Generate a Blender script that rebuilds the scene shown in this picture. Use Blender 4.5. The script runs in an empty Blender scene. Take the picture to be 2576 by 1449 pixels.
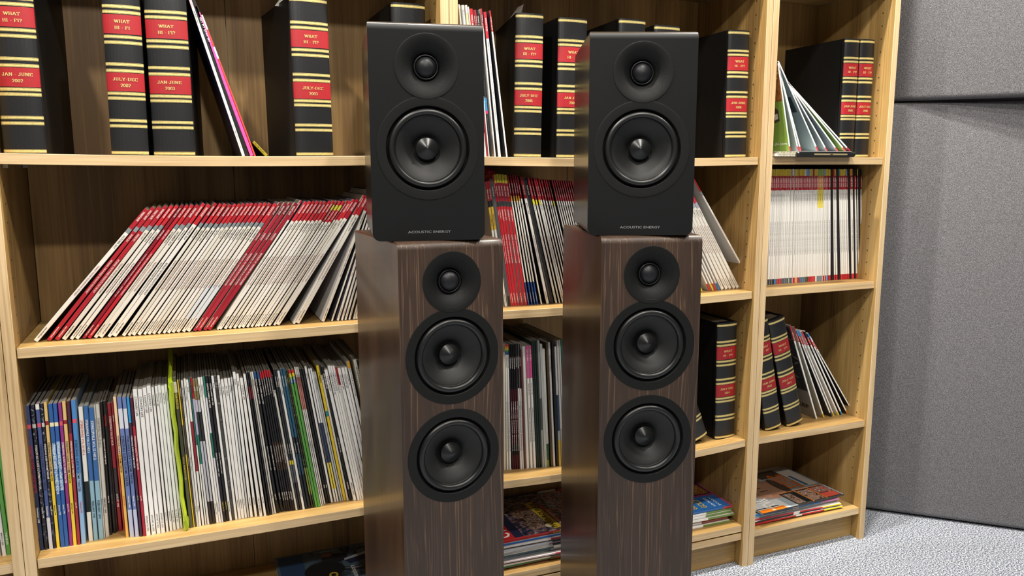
import bpy, math, random
from mathutils import Matrix, Vector
random.seed(7)
R = math.radians
scene = bpy.context.scene
COL = scene.collection

# ------------------------------------------------------------------ camera
cam_d = bpy.data.cameras.new('camera'); cam = bpy.data.objects.new('camera', cam_d); COL.objects.link(cam)
YAW, PITCH, ROLL = 0.3915, -0.1516, -0.0015
fw = Vector((math.sin(YAW)*math.cos(PITCH), math.cos(YAW)*math.cos(PITCH), math.sin(PITCH)))
rt = Vector((math.cos(YAW), -math.sin(YAW), 0)); up_ = rt.cross(fw)
r2 = rt*math.cos(ROLL)+up_*math.sin(ROLL); u2 = -rt*math.sin(ROLL)+up_*math.cos(ROLL)
mc = Matrix((r2, u2, -fw)).transposed().to_4x4(); mc.translation = (0.934, -1.5409, 1.0236)
cam.matrix_world = mc
cam_d.sensor_width = 36; cam_d.lens = 1987.79*36/2576; cam_d.clip_start = .02
scene.camera = cam

# ------------------------------------------------------------------ world, lamps, exposure
world = bpy.data.worlds.new('room_ambient'); scene.world = world; world.use_nodes = True
bg = world.node_tree.nodes['Background']; bg.inputs[0].default_value = (1, .97, .94, 1); bg.inputs[1].default_value = .16

def spot_lamp(loc, power, aim=(0, 0, -1), cone=120, radius=.035, col=(1, .95, .87)):
    d = bpy.data.lights.new('downlight_or_fill', 'SPOT'); d.energy = power; d.color = col
    d.spot_size = R(cone); d.spot_blend = .6; d.shadow_soft_size = radius
    o = bpy.data.objects.new('downlight_or_fill', d); COL.objects.link(o); o.location = loc
    o.rotation_euler = Vector(aim).to_track_quat('-Z', 'Y').to_euler()
for x in (0.50, 1.42, 2.30):                         # wash row just in front of the bookcases
    spot_lamp((x, -.20, 2.62), 165, (0, .02, -1), 110)
for x, y in ((.30, -1.30), (1.55, -1.15), (2.75, -1.05)):      # second row of the ceiling grid
    spot_lamp((x, y, 2.62), 95, (.05, .35, -1), 130, .05)
spot_lamp((.9, -2.6, 2.62), 100, (.1, .45, -1), 140, .06)  # added fill lamp behind the camera, brightens the lower shelves
vs = scene.view_settings; vs.view_transform = 'Standard'; vs.look = 'None'; vs.gamma = 1; vs.exposure = 0.08
vs.use_curve_mapping = False

# ------------------------------------------------------------------ materials
def lin(c):
    if isinstance(c, str): c = [int(c[i:i+2], 16)/255 for i in (0, 2, 4)]
    return tuple(v/12.92 if v <= .04045 else ((v+.055)/1.055)**2.4 for v in c)+(1,)
MATS = {}
def new_mat(name):
    m = bpy.data.materials.new(name); m.use_nodes = True
    nt = m.node_tree; return m, nt, nt.nodes, nt.links, nt.nodes['Principled BSDF']
def plain(hexc, rough=.5, spec=.5, metal=0, vary=.06, scale=60, coat=0, bump=0):
    key = (hexc, rough, spec, metal, vary, scale, coat, bump)
    if key in MATS: return MATS[key]
    m, nt, N, L, b = new_mat('paint_'+hexc)
    b.inputs['Roughness'].default_value = rough; b.inputs['Specular IOR Level'].default_value = spec
    b.inputs['Metallic'].default_value = metal; b.inputs['Coat Weight'].default_value = coat
    b.inputs['Coat Roughness'].default_value = .15
    c = lin(hexc); b.inputs['Base Color'].default_value = c
    if vary or bump:
        tc = N.new('ShaderNodeTexCoord'); nz = N.new('ShaderNodeTexNoise'); nz.inputs['Scale'].default_value = scale
        nz.inputs['Detail'].default_value = 3; L.new(tc.outputs['Object'], nz.inputs['Vector'])
        if vary:
            mx = N.new('ShaderNodeMix'); mx.data_type = 'RGBA'
            mx.inputs['A'].default_value = tuple(v*(1-vary) for v in c[:3])+(1,)
            mx.inputs['B'].default_value = tuple(min(1, v*(1+vary)) for v in c[:3])+(1,)
            L.new(nz.outputs['Fac'], mx.inputs['Factor']); L.new(mx.outputs['Result'], b.inputs['Base Color'])
        if bump:
            bp = N.new('ShaderNodeBump'); bp.inputs['Strength'].default_value = bump; bp.inputs['Distance'].default_value = .001
            L.new(nz.outputs['Fac'], bp.inputs['Height']); L.new(bp.outputs['Normal'], b.inputs['Normal'])
    MATS[key] = m; return m
def ramp(N, pts):
    r = N.new('ShaderNodeValToRGB'); e = r.color_ramp.elements
    e[0].position, e[0].color = pts[0][0], lin(pts[0][1]); e[1].position, e[1].color = pts[-1][0], lin(pts[-1][1])
    for p, c in pts[1:-1]:
        k = e.new(p); k.color = lin(c)
    return r
def wood(name, axis, pts, fine, wavescale, distort, rough, streak=.5, bump=.15, coat=0, lines=None):
    """board grain running along `axis`; pts = colour ramp; lines = (scale, strength) for ridged pore lines"""
    m, nt, N, L, b = new_mat(name)
    tc = N.new('ShaderNodeTexCoord')
    def mapped(sx, along):
        mp = N.new('ShaderNodeMapping'); s = [sx, sx, sx]; s['xyz'.index(axis)] = along
        mp.inputs['Scale'].default_value = s; L.new(tc.outputs['Object'], mp.inputs['Vector']); return mp
    a = mapped(1, .09)
    n1 = N.new('ShaderNodeTexNoise'); n1.inputs['Scale'].default_value = wavescale; n1.inputs['Detail'].default_value = 4
    n1.inputs['Distortion'].default_value = distort; L.new(a.outputs[0], n1.inputs['Vector'])
    c = mapped(1, .02)
    n2 = N.new('ShaderNodeTexNoise'); n2.inputs['Scale'].default_value = fine; n2.inputs['Detail'].default_value = 3
    L.new(c.outputs[0], n2.inputs['Vector'])
    mt = N.new('ShaderNodeMath'); mt.operation = 'MULTIPLY_ADD'; mt.inputs[1].default_value = streak
    sub = N.new('ShaderNodeMath'); sub.operation = 'SUBTRACT'; sub.inputs[1].default_value = .5
    L.new(n2.outputs['Fac'], sub.inputs[0]); L.new(sub.outputs[0], mt.inputs[0]); L.new(n1.outputs['Fac'], mt.inputs[2])
    fac = mt.outputs[0]
    if lines:
        w = N.new('ShaderNodeTexNoise'); w.inputs['Scale'].default_value = lines[0]; w.inputs['Detail'].default_value = 1.5
        wob = N.new('ShaderNodeTexNoise'); wob.inputs['Scale'].default_value = 14; wob.inputs['Detail'].default_value = 1
        L.new(mapped(1, .16).outputs[0], wob.inputs['Vector'])
        vm = N.new('ShaderNodeVectorMath'); vm.operation = 'MULTIPLY_ADD'; vm.inputs[1].default_value = (.035, .035, 0)
        L.new(wob.outputs['Color'], vm.inputs[0]); L.new(mapped(1, .007).outputs[0], vm.inputs[2]); L.new(vm.outputs[0], w.inputs['Vector'])
        sn = N.new('ShaderNodeMapRange'); sn.inputs['From Min'].default_value = .52; sn.inputs['From Max'].default_value = .70
        L.new(w.outputs['Fac'], sn.inputs['Value'])
        pw = N.new('ShaderNodeMath'); pw.operation = 'MULTIPLY_ADD'; pw.inputs[1].default_value = lines[1]
        L.new(sn.outputs[0], pw.inputs[0]); L.new(fac, pw.inputs[2]); fac = pw.outputs[0]
    rp = ramp(N, pts); L.new(fac, rp.inputs['Fac']); L.new(rp.outputs['Color'], b.inputs['Base Color'])
    b.inputs['Roughness'].default_value = rough; b.inputs['Coat Weight'].default_value = coat; b.inputs['Coat Roughness'].default_value = .12
    bp = N.new('ShaderNodeBump'); bp.inputs['Strength'].default_value = bump; bp.inputs['Distance'].default_value = .0006
    L.new(fac, bp.inputs['Height']); L.new(bp.outputs['Normal'], b.inputs['Normal'])
    return m
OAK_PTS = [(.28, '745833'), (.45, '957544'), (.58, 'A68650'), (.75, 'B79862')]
OAK_LIT_PTS = [(.28, '9A805A'), (.45, 'BDA178'), (.58, 'CCB188'), (.75, 'DAC49E')]  # paler oak for the front edges; their brighter light is put into the colour
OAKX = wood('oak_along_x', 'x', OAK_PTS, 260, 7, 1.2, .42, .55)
OAKEX = wood('oak_lit_edge_x', 'x', OAK_LIT_PTS, 260, 7, 1.2, .4, .55)
OAKEZ = wood('oak_lit_edge_z', 'z', OAK_LIT_PTS, 260, 7, 1.2, .4, .55)
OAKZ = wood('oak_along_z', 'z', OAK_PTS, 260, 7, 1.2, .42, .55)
OAKB = wood('oak_back', 'z', [(.28, '785A34'), (.45, '967443'), (.58, 'A4824E'), (.75, 'B2925F')], 220, 6, 1.6, .5, .55)
WALNUT = wood('walnut_front', 'z', [(.30, '271B13'), (.48, '34251B'), (.62, '402E22'), (.95, '6E5641')], 900, 8, .2, .5, .45, .6, 0, (300, .34))
WALNUTS = wood('walnut_side', 'z', [(.25, '2A1C13'), (.5, '3B2A1E'), (.75, '503A2A')], 160, 9, .6, .34, .4, .12, .25)
def photo(key, cols, scale=40):
    """mottled print standing for a small photograph on a cover"""
    if key in MATS: return MATS[key]
    m, nt, N, L, b = new_mat('photo_'+key)
    tc = N.new('ShaderNodeTexCoord'); nz = N.new('ShaderNodeTexNoise'); nz.inputs['Scale'].default_value = scale
    nz.inputs['Detail'].default_value = 4; nz.inputs['Distortion'].default_value = 1.5; L.new(tc.outputs['Object'], nz.inputs['Vector'])
    rp = ramp(N, [(.32+.36*i/(len(cols)-1), c) for i, c in enumerate(cols)]); L.new(nz.outputs['Fac'], rp.inputs['Fac'])
    L.new(rp.outputs['Color'], b.inputs['Base Color']); b.inputs['Roughness'].default_value = .3
    MATS[key] = m; return m
def speckle(name, pts, scale, rough, bump, detail=2, dist=.002, stretch=None):
    m, nt, N, L, b = new_mat(name)
    tc = N.new('ShaderNodeTexCoord'); nz = N.new('ShaderNodeTexNoise'); nz.inputs['Scale'].default_value = scale
    nz.inputs['Detail'].default_value = detail; nz.inputs['Roughness'].default_value = .7
    src = tc.outputs['Object']
    if stretch:
        mp = N.new('ShaderNodeMapping'); mp.inputs['Scale'].default_value = stretch; mp.inputs['Rotation'].default_value = (.3, .6, .5)
        L.new(src, mp.inputs['Vector']); src = mp.outputs[0]
    L.new(src, nz.inputs['Vector'])
    rp = ramp(N, pts); L.new(nz.outputs['Fac'], rp.inputs['Fac']); L.new(rp.outputs['Color'], b.inputs['Base Color'])
    b.inputs['Roughness'].default_value = rough; b.inputs['Specular IOR Level'].default_value = .3
    bp = N.new('ShaderNodeBump'); bp.inputs['Strength'].default_value = bump; bp.inputs['Distance'].default_value = dist
    L.new(nz.outputs['Fac'], bp.inputs['Height']); L.new(bp.outputs['Normal'], b.inputs['Normal'])
    return m
CARPET = speckle('carpet_loop', [(.36, '373B49'), (.46, '646A7C'), (.53, 'A2A7AF'), (.62, 'CDD1D0')], 270, .95, .7)
FABRIC = speckle('grey_acoustic_fabric', [(.34, '47474A'), (.5, '646366'), (.66, '8C8A8D')], 850, .75, .9, 2, .0015, (1, 1, .55))
BLACKPAINT = plain('101112', .58, .2, 0, .04, 300)
BLACKGLOSS = plain('17130F', .24, .5, 0, .03, 200, 0)
PLASTIC = plain('111212', .58, .22, 0, .04, 200)
RUBBER = plain('111212', .38, .5, 0, .03, 100)
CONE = plain('121313', .55, .4, 0, .05, 60)
DOME = plain('131418', .45, .4, 0, .1, 150)
CAPM = plain('2A2B2B', .32, .6, .6, .05, 100)
BOUND = plain('17181A', .36, .5, 0, .12, 900, 0, .12)
BOUNDS = plain('0E0D0C', .55, .35, 0, .1, 500)
REDL = plain('981820', .45, .5, 0, .08, 300)
GOLD = plain('E6C983', .36, .5, .35, .45, 420)
PAGES = plain('CFC8BA', .8, .2, 0, .1, 300)

# ------------------------------------------------------------------ mesh helpers
class MB:
    def __init__(s): s.v = []; s.f = []; s.m = []
    def poly(s, pts, mi=0):
        n = len(s.v); s.v += [tuple(p) for p in pts]; s.f.append(tuple(range(n, n+len(pts)))); s.m.append(mi)
    def box(s, x0, x1, y0, y1, z0, z1, mi=0):
        n = len(s.v)
        s.v += [(x0, y0, z0), (x1, y0, z0), (x1, y1, z0), (x0, y1, z0), (x0, y0, z1), (x1, y0, z1), (x1, y1, z1), (x0, y1, z1)]
        for q in ((0, 3, 2, 1), (4, 5, 6, 7), (0, 1, 5, 4), (1, 2, 6, 5), (2, 3, 7, 6), (3, 0, 4, 7)):
            s.f.append(tuple(n+i for i in q)); s.m.append(mi)
    def loft(s, rings, mi=0, cap=(True, True), closed=True):
        n = len(s.v); k = len(rings[0])
        for r in rings: s.v += [tuple(p) for p in r]
        for i in range(len(rings)-1):
            for j in range(k if closed else k-1):
                a, b = n+i*k+j, n+i*k+(j+1) % k
                s.f.append((a, b, b+k, a+k)); s.m.append(mi)
        if cap[0]: s.f.append(tuple(n+j for j in reversed(range(k)))); s.m.append(mi)
        if cap[1]: s.f.append(tuple(n+(len(rings)-1)*k+j for j in range(k))); s.m.append(mi)
    def lathe(s, prof, seg=64, mi=0, o=(0, 0, 0)):
        """revolve (radius, depth) about the y axis; depth grows into the cabinet"""
        rings = [[(o[0]+r*math.cos(2*math.pi*j/seg), o[1]+d, o[2]+r*math.sin(2*math.pi*j/seg)) for j in range(seg)] for r, d in prof]
        s.loft(rings, mi, (False, prof[-1][0] < .0012))
    def build(s, name, mats, parent=None, mw=None, smooth=False):
        me = bpy.data.meshes.new(name); me.from_pydata(s.v, [], s.f)
        if not isinstance(mats, (list, tuple)): mats = [mats]
        for m in mats: me.materials.append(m)
        if len(mats) > 1: me.polygons.foreach_set('material_index', s.m)
        if smooth: me.polygons.foreach_set('use_smooth', [True]*len(me.polygons))
        me.update()
        return place(name, me, parent, mw)
def place(name, data, parent=None, mw=None):
    o = bpy.data.objects.new(name, data); COL.objects.link(o)
    if parent is not None: o.parent = parent
    if mw is not None: o.matrix_local = mw
    return o
def tag(o, label=None, cat=None, group=None, kind=None):
    if label: o['label'] = label
    if cat: o['category'] = cat
    if group: o['group'] = group
    if kind: o['kind'] = kind
    return o
def thing(name, label, cat, mw=None, group=None):
    return tag(place(name, None, None, mw), label, cat, group)
T = Matrix.Translation
def RY(deg): return Matrix.Rotation(R(deg), 4, 'Y')
def RZ(deg): return Matrix.Rotation(R(deg), 4, 'Z')

# ------------------------------------------------------------------ lettering
TXT = {}
def text_data(s, bold=0.0):
    key = (s, bold)
    if key in TXT: return TXT[key]
    cu = bpy.data.curves.new('lettering', 'FONT'); cu.body = s; cu.size = 1; cu.resolution_u = 2; cu.fill_mode = 'FRONT'; cu.offset = bold
    ob = bpy.data.objects.new('lettering_source', cu); COL.objects.link(ob)
    dg = bpy.context.evaluated_depsgraph_get(); dg.update()
    me = bpy.data.meshes.new_from_object(ob.evaluated_get(dg))
    bpy.data.objects.remove(ob)
    xs = [v.co.x for v in me.vertices] or [0, 1]; ys = [v.co.y for v in me.vertices] or [0, 1]
    x0, x1, y0, y1 = min(xs), max(xs), min(ys), max(ys)
    for v in me.vertices: v.co = ((v.co.x-x0)/(x1-x0), (v.co.y-(y0+y1)/2)/(y1-y0), 0)
    TXT[key] = (me, (x1-x0)/(y1-y0)); return TXT[key]
LMESH = {}
def letter(s, mat, parent, mw, bold=0.0, name='lettering'):
    """unit lettering mesh shared by every object printed with the same words in the same ink"""
    me, asp = text_data(s, bold); k = (s, bold, mat.name)
    if k not in LMESH:
        m2 = me.copy(); m2.materials.clear(); m2.materials.append(mat); LMESH[k] = m2
    return place(name, LMESH[k], parent, mw)
def spine_text(s, mat, parent, xc, ztop, length, height, y, bold=0.0):
    """reads downwards on a spine facing -y"""
    m = Matrix(((0, height, 0, xc), (0, 0, -1, y), (-length, 0, 0, ztop), (0, 0, 0, 1)))
    return letter(s, mat, parent, m, bold)
def fit_len(s, height, squeeze=1.0): return text_data(s)[1]*height*squeeze
# serif capitals for the bound volumes: strokes on a unit cell, thick stems, thin hairlines, slab serifs
def _arc(cx, cy, rx, ry, a0, a1, n=10): return [(cx+rx*math.cos(R(a0+(a1-a0)*i/n)), cy+ry*math.sin(R(a0+(a1-a0)*i/n))) for i in range(n+1)]
GLY = {
 'W': (1.15, [[(.1, 1), (.36, 0)], [(.36, 0), (.58, .95)], [(.58, .95), (.8, 0)], [(.8, 0), (1.05, 1)]], [(.1, 1), (.58, .95), (1.05, 1)]),
 'H': (.85, [[(.2, 0), (.2, 1)], [(.65, 0), (.65, 1)], [(.2, .52), (.65, .52)]], [(.2, 0), (.2, 1), (.65, 0), (.65, 1)]),
 'A': (.9, [[(.12, 0), (.45, 1)], [(.45, 1), (.78, 0)], [(.25, .34), (.66, .34)]], [(.12, 0), (.78, 0)]),
 'T': (.8, [[(.4, 0), (.4, 1)], [(.08, .96), (.72, .96)], [(.09, .98), (.09, .74)], [(.71, .98), (.71, .74)]], [(.4, 0)]),
 'I': (.42, [[(.21, 0), (.21, 1)]], [(.21, 0), (.21, 1)]),
 'F': (.75, [[(.2, 0), (.2, 1)], [(.2, .96), (.66, .96)], [(.2, .52), (.52, .52)], [(.65, .98), (.65, .72)]], [(.2, 0), (.2, 1)]),
 'E': (.78, [[(.2, 0), (.2, 1)], [(.2, .96), (.66, .96)], [(.2, .52), (.52, .52)], [(.2, .04), (.68, .04)], [(.65, .98), (.65, .74)], [(.67, .02), (.67, .28)]], [(.2, 0), (.2, 1)]),
 'L': (.72, [[(.2, 0), (.2, 1)], [(.2, .04), (.64, .04)], [(.63, .02), (.63, .3)]], [(.2, 1)]),
 'J': (.62, [[(.42, 1), (.42, .22)], _arc(.26, .2, .16, .18, 0, -200)], [(.42, 1)]),
 'U': (.85, [[(.2, 1), (.2, .28)], _arc(.42, .28, .22, .26, 180, 360), [(.64, .28), (.64, 1)]], [(.2, 1), (.64, 1)]),
 'N': (.9, [[(.18, 0), (.18, 1)], [(.18, 1), (.7, 0)], [(.7, 0), (.7, 1)]], [(.18, 0), (.18, 1), (.7, 1)]),
 'Y': (.85, [[(.1, 1), (.42, .45)], [(.74, 1), (.42, .45)], [(.42, 0), (.42, .45)]], [(.1, 1), (.74, 1), (.42, 0)]),
 'D': (.88, [[(.2, 0), (.2, 1)], [(.2, .97), (.4, .97)], _arc(.4, .5, .34, .47, 90, -90, 14), [(.4, .03), (.2, .03)]], [(.2, 0), (.2, 1)]),
 'C': (.82, [_arc(.45, .5, .33, .48, 50, 320, 16), [(.7, .98), (.7, .7)]], []),
 '?': (.6, [_arc(.3, .74, .2, .24, 170, -60, 10), [(.38, .52), (.3, .3)], [(.3, .1), (.3, 0)]], []),
 '-': (.45, [[(.08, .42), (.36, .42)]], []), ' ': (.4, [], []),
 '0': (.62, [_arc(.31, .5, .21, .48, 0, 360, 20)], []), '1': (.45, [[(.24, 0), (.24, 1)], [(.24, 1), (.1, .84)]], [(.24, 0)]),
 '2': (.62, [_arc(.31, .72, .2, .26, 170, -30, 10), [(.48, .6), (.12, .04)], [(.1, .05), (.54, .05)]], []),
 '3': (.6, [_arc(.28, .75, .19, .23, 160, -90, 10), _arc(.28, .27, .22, .25, 90, -160, 12)], []),
 '4': (.64, [[(.42, 0), (.42, 1)], [(.42, 1), (.08, .3)], [(.08, .3), (.6, .3)]], [(.42, 0)]),
 '5': (.6, [[(.14, .96), (.5, .96)], [(.15, .98), (.13, .55)], _arc(.27, .33, .22, .31, 130, -160, 14)], []),
 '6': (.62, [_arc(.36, .55, .25, .44, 70, 180, 8), _arc(.31, .31, .2, .29, 0, 360, 16)], []),
 '8': (.6, [_arc(.3, .75, .17, .23, 0, 360, 14), _arc(.3, .27, .21, .26, 0, 360, 16)], []),
}
def serif_polys(s):
    polys = []; x = 0
    for ch in s:
        w, strokes, serifs = GLY[ch]
        for st in strokes:
            for (ax, ay), (bx, by) in zip(st, st[1:]):
                dx, dy = bx-ax, by-ay; l = math.hypot(dx, dy) or 1
                th = .034+.05*abs(dy)/l
                ex = .02 if len(st) > 2 else 0
                nx, ny = -dy/l*th, dx/l*th; ux, uy = dx/l*ex, dy/l*ex
                polys.append([(x+ax+nx-ux, ay+ny-uy), (x+ax-nx-ux, ay-ny-uy), (x+bx-nx+ux, by-ny+uy), (x+bx+nx+ux, by+ny+uy)])
        for (sx, sy) in serifs:
            c = .045 if sy < .5 else -.045
            polys.append([(x+sx-.15, sy+c-.032), (x+sx+.15, sy+c-.032), (x+sx+.15, sy+c+.032), (x+sx-.15, sy+c+.032)])
        x += w
    return polys, x

# ------------------------------------------------------------------ room shell
A1, C1, R1, F0, TH, DEP = .6346, 1.4376, 2.2309, 2.6117, .0185, .2698
b = MB(); b.box(-3.5, 5.5, -5.5, 1.2, -.05, 0); tag(b.build('floor', CARPET), kind='structure')
CEIL = plain('E8E6E0', .9, .2, 0, .02, 8)
b = MB(); b.box(-3.5, 5.5, -5.5, 1.2, 2.7, 2.75); tag(b.build('ceiling', CEIL), kind='structure')
PAINTW = plain('D8D4CC', .85, .2, 0, .02, 8)
b = MB(); b.box(-3.5, 3.2, .30, .34, 0, 2.7); tag(b.build('wall_back', PAINTW), kind='structure')
# angled wall on the right, clad with fabric panels
WU = Vector((.7317, -.6817, 0)); WN = Vector((-.6817, -.7317, 0)); WA = Vector((2.7766, .1303, 0))
mw = Matrix((WU, -WN, Vector((0, 0, 1)))).transposed().to_4x4(); mw.translation = WA       # local x along the wall, y into it
b = MB(); b.box(-.6, 3.6, .05, .10, 0, 2.7); wall = tag(b.build('wall_right', PAINTW, None, mw), kind='structure')
def panel(x0, x1, z0, z1, mloc):
    r = .014; sec = []
    for cx, cz, a0 in ((r, z0+r, 180), (r, z1-r, 90)):
        for i in range(6):
            a = R(a0-18*i) if a0 == 90 else R(270-18*i)
            sec.append((cx+r*math.cos(a), cz+r*math.sin(a)))
    lower = [(r+r*math.cos(R(270-18*i)), z0+r+r*math.sin(R(270-18*i))) for i in range(6)]
    upper = [(r+r*math.cos(R(180-18*i)), z1-r+r*math.sin(R(180-18*i))) for i in range(6)]
    prof = [(.048, z0)]+lower+upper+[(.048, z1)]
    n = 14; m = MB()
    m.loft([[(x0+(x1-x0)*i/n, y, z) for y, z in prof] for i in range(n+1)])
    return m.build('fabric_panel', FABRIC, wall, mloc, True)
panel(-.55, 3.5, .006, 1.1995, T((0, 0, 0)))
panel(0, 2.2, 1.2035, 2.69, T((-.05, 0, 0)) @ RZ(-8))

# ------------------------------------------------------------------ bookcases
SAG = {}
def shelf_z(z, sag, x, x0, x1):
    u = (x-(x0+x1)/2)/((x1-x0)/2); return z-sag*max(0, 1-u*u)
DARKHOLE = plain('1E140A', .9, .1, 0, 0)
PIN = plain('B9B4A8', .3, .5, .8, 0)
def bookcase(x0, x1, shelves, label, extra=(), holes=(False, False)):
    t = thing('bookcase', label, 'bookcase', T((0, 0, 0)), 'oak bookcases standing side by side')
    g = .0004
    for a in (x0+g, x1-TH+g):
        c = .0008; m = MB()
        pr = [(a+c, 0), (a+TH-2*g-c, 0), (a+TH-2*g, c), (a+TH-2*g, .2795), (a, .2795), (a, c)]
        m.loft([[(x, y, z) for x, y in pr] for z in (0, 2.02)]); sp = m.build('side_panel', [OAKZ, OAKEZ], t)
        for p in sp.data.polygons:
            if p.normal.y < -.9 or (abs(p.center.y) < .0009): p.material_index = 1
    xa, xb = x0+TH+.0008, x1-TH-.0008; xm = (xa+xb)/2
    def shelf(z, sag, th=TH, y0=.0066, name='shelf'):
        n = 16; c = .0007; rings = []
        for i in range(n+1):
            x = xa+(xb-xa)*i/n; zz = shelf_z(z, sag, x, xa, xb)
            rings.append([(x, y0, zz-th+c), (x, y0, zz-c), (x, y0+c, zz), (x, DEP-.004, zz), (x, DEP-.004, zz-th), (x, y0+c, zz-th)])
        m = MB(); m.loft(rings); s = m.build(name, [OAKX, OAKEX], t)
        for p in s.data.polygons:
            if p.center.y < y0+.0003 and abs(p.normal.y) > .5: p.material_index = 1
        if z > .2:
            for xx in (xa+.004, xb-.004):
                for yy in (.0378, .225):
                    p = MB(); p.box(xx-.004, xx+.004, yy-.0025, yy+.0025, z-th-.006, z-th); p.build('shelf_pin', PIN, t)
        return s
    for z, sag in shelves: shelf(z, sag)
    for z in extra: shelf(z, 0)
    m = MB(); m.box(xa, xb, 0, .27, 2.0, 2.0185); m.build('top_board', OAKX, t)
    m = MB(); m.box(xa, xb, .03, .045, .001, .0715); m.build('plinth', OAKX, t)
    half = [(xa, xb)] if xb-xa < .5 else [(xa, xm-.0006), (xm+.0006, xb)]
    for a, e in half:
        m = MB(); m.box(a, e, DEP, DEP+.004, .02, 2.0); m.build('back_panel', OAKB, t)
    for side, on in zip((xa-.0008, xb+.0008), holes):
        if not on: continue
        m = MB(); s = 1 if side < xm else -1
        for yy in (.0378,):
            for k in range(46):
                z = .0353+.128+.032*k; pts = [(side+s*.0003, yy+.0016*math.cos(q*math.pi/4), z+.0016*math.sin(q*math.pi/4)) for q in range(8)]
                m.poly(pts)
        tag(m.build('peg_holes', DARKHOLE, t), kind='stuff')
    return t
bookcase(A1-.80, A1, [(1.468, 0), (1.0484, .004), (.718, .003), (.332, .003), (.0908, 0)], 'oak bookcase whose green-spined magazines show past the slanting row')
bookcase(A1, C1, [(1.468, 0), (1.0484, .004), (.718, .0029), (.332, .0037), (.0908, 0)], 'wide oak bookcase with the slanting red-topped magazine row', (.1123,), (True, True))
bookcase(C1, R1, [(1.468, 0), (1.0468, .0041), (.7211, .0043), (.3416, .0119), (.0908, 0)], 'wide oak bookcase behind the two speaker towers', (.1123,), (False, True))
bookcase(R1, F0+TH, [(1.4885, 0), (1.0476, 0), (.7236, 0), (.3418, 0), (.0908, 0)], 'narrow oak bookcase beside the grey fabric wall', (), (False, True))

# ------------------------------------------------------------------ speakers
def filled(outline, holes, mat_y=0.0):
    cu = bpy.data.curves.new('face', 'CURVE'); cu.dimensions = '2D'; cu.fill_mode = 'BOTH'
    for pts in [outline]+holes:
        sp = cu.splines.new('POLY'); sp.points.add(len(pts)-1)
        for p, q in zip(sp.points, pts): p.co = (q[0], q[1], 0, 1)
        sp.use_cyclic_u = True
    ob = bpy.data.objects.new('face_source', cu); COL.objects.link(ob)
    dg = bpy.context.evaluated_depsgraph_get(); dg.update()
    me = bpy.data.meshes.new_from_object(ob.evaluated_get(dg)); bpy.data.objects.remove(ob)
    for v in me.vertices: v.co = (v.co.x, mat_y, v.co.y)
    me.materials.clear(); return me
def outline(w, z0, z1, rb, rt_, n=10):
    """rounded rectangle in x,z; bottom radius rb, top radius rt_"""
    pts = []
    for cx, cz, r, a0 in ((w/2-rb, z0+rb, rb, 270), (w/2-rt_, z1-rt_, rt_, 0), (-w/2+rt_, z1-rt_, rt_, 90), (-w/2+rb, z0+rb, rb, 180)):
        for i in range(n+1):
            a = R(a0+90*i/n); pts.append((cx+r*math.cos(a), cz+r*math.sin(a)))
    return pts
def circ(cz, r, n=72): return [(r*math.cos(2*math.pi*i/n), cz+r*math.sin(2*math.pi*i/n)) for i in range(n)]
def cabinet(t, w, z0, z1, dep, rb, rtop, roll, matf, mats, holes):
    pts = outline(w, z0, z1, rb, rtop); rings = []; m = MB()
    n = 20
    for i in range(n+1):
        ph = R(90*(1-i/n))                       # 90: front ring, 0: start of the sides
        rings.append([(x, roll*(1-math.sin(ph)) if i < n else roll, min(z, z1-roll*(1-math.cos(ph)))) for x, z in pts])
    m.loft(rings, 0, (False, False))
    m.loft([rings[-1], [(x, dep, z) for x, z in pts]], 1, (False, True))
    c = m.build('cabinet', [matf, mats], t, None, False)
    for p in c.data.polygons:
        if p.material_index == 0:
            if abs(p.normal.x) > .7 or p.normal.z < -.7: p.material_index = 1
    me = filled([(x, z) for x, y, z in rings[0]], [circ(cz, r) for cz, r in holes]); me.materials.append(matf)
    place('front_baffle', me, t)
    return c
def woofer(t, cz, R0=.07875):
    s = R0/.07875; o = (0, 0, cz)
    m = MB(); m.lathe([(.0788*s, .0006), (.0788*s, -.0003), (.0786*s, -.0005), (.0780*s, -.0006), (.0770*s, -.0006), (.0650*s, -.0006), (.0644*s, -.0005), (.0640*s, .0004), (.0637*s, .006), (.0605*s, .0075)], 96, 0, o)
    wf = m.build('woofer', PLASTIC, t, None, True)
    m = MB(); pr = [(.0606*s, .0068)]
    for i in range(13):
        a = math.pi*i/12; pr.append(((.0552+.0052*math.cos(a))*s, .0040-.0062*math.sin(a)))
    pr += [(.0496*s, .0046), (.0488*s, .0046)]
    m.lathe(pr, 96, 0, o); m.build('surround', RUBBER, wf, None, True)
    m = MB(); m.lathe([(.0490*s, .0044), (.0470*s, .0050), (.040*s, .0088), (.030*s, .0155), (.0215*s, .0225), (.0186*s, .026), (.0178*s, .026)], 96, 0, o); m.build('cone', CONE, wf, None, True)
    m = MB(); m.lathe([(.0176*s, .027), (.0174*s, .0172), (.0173*s, .0166), (.0171*s, .0163), (.0168*s, .0161), (.006*s, .0098), (.0004*s, .0065)], 72, 0, o); m.build('phase_plug', CAPM, wf, None, True)
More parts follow.
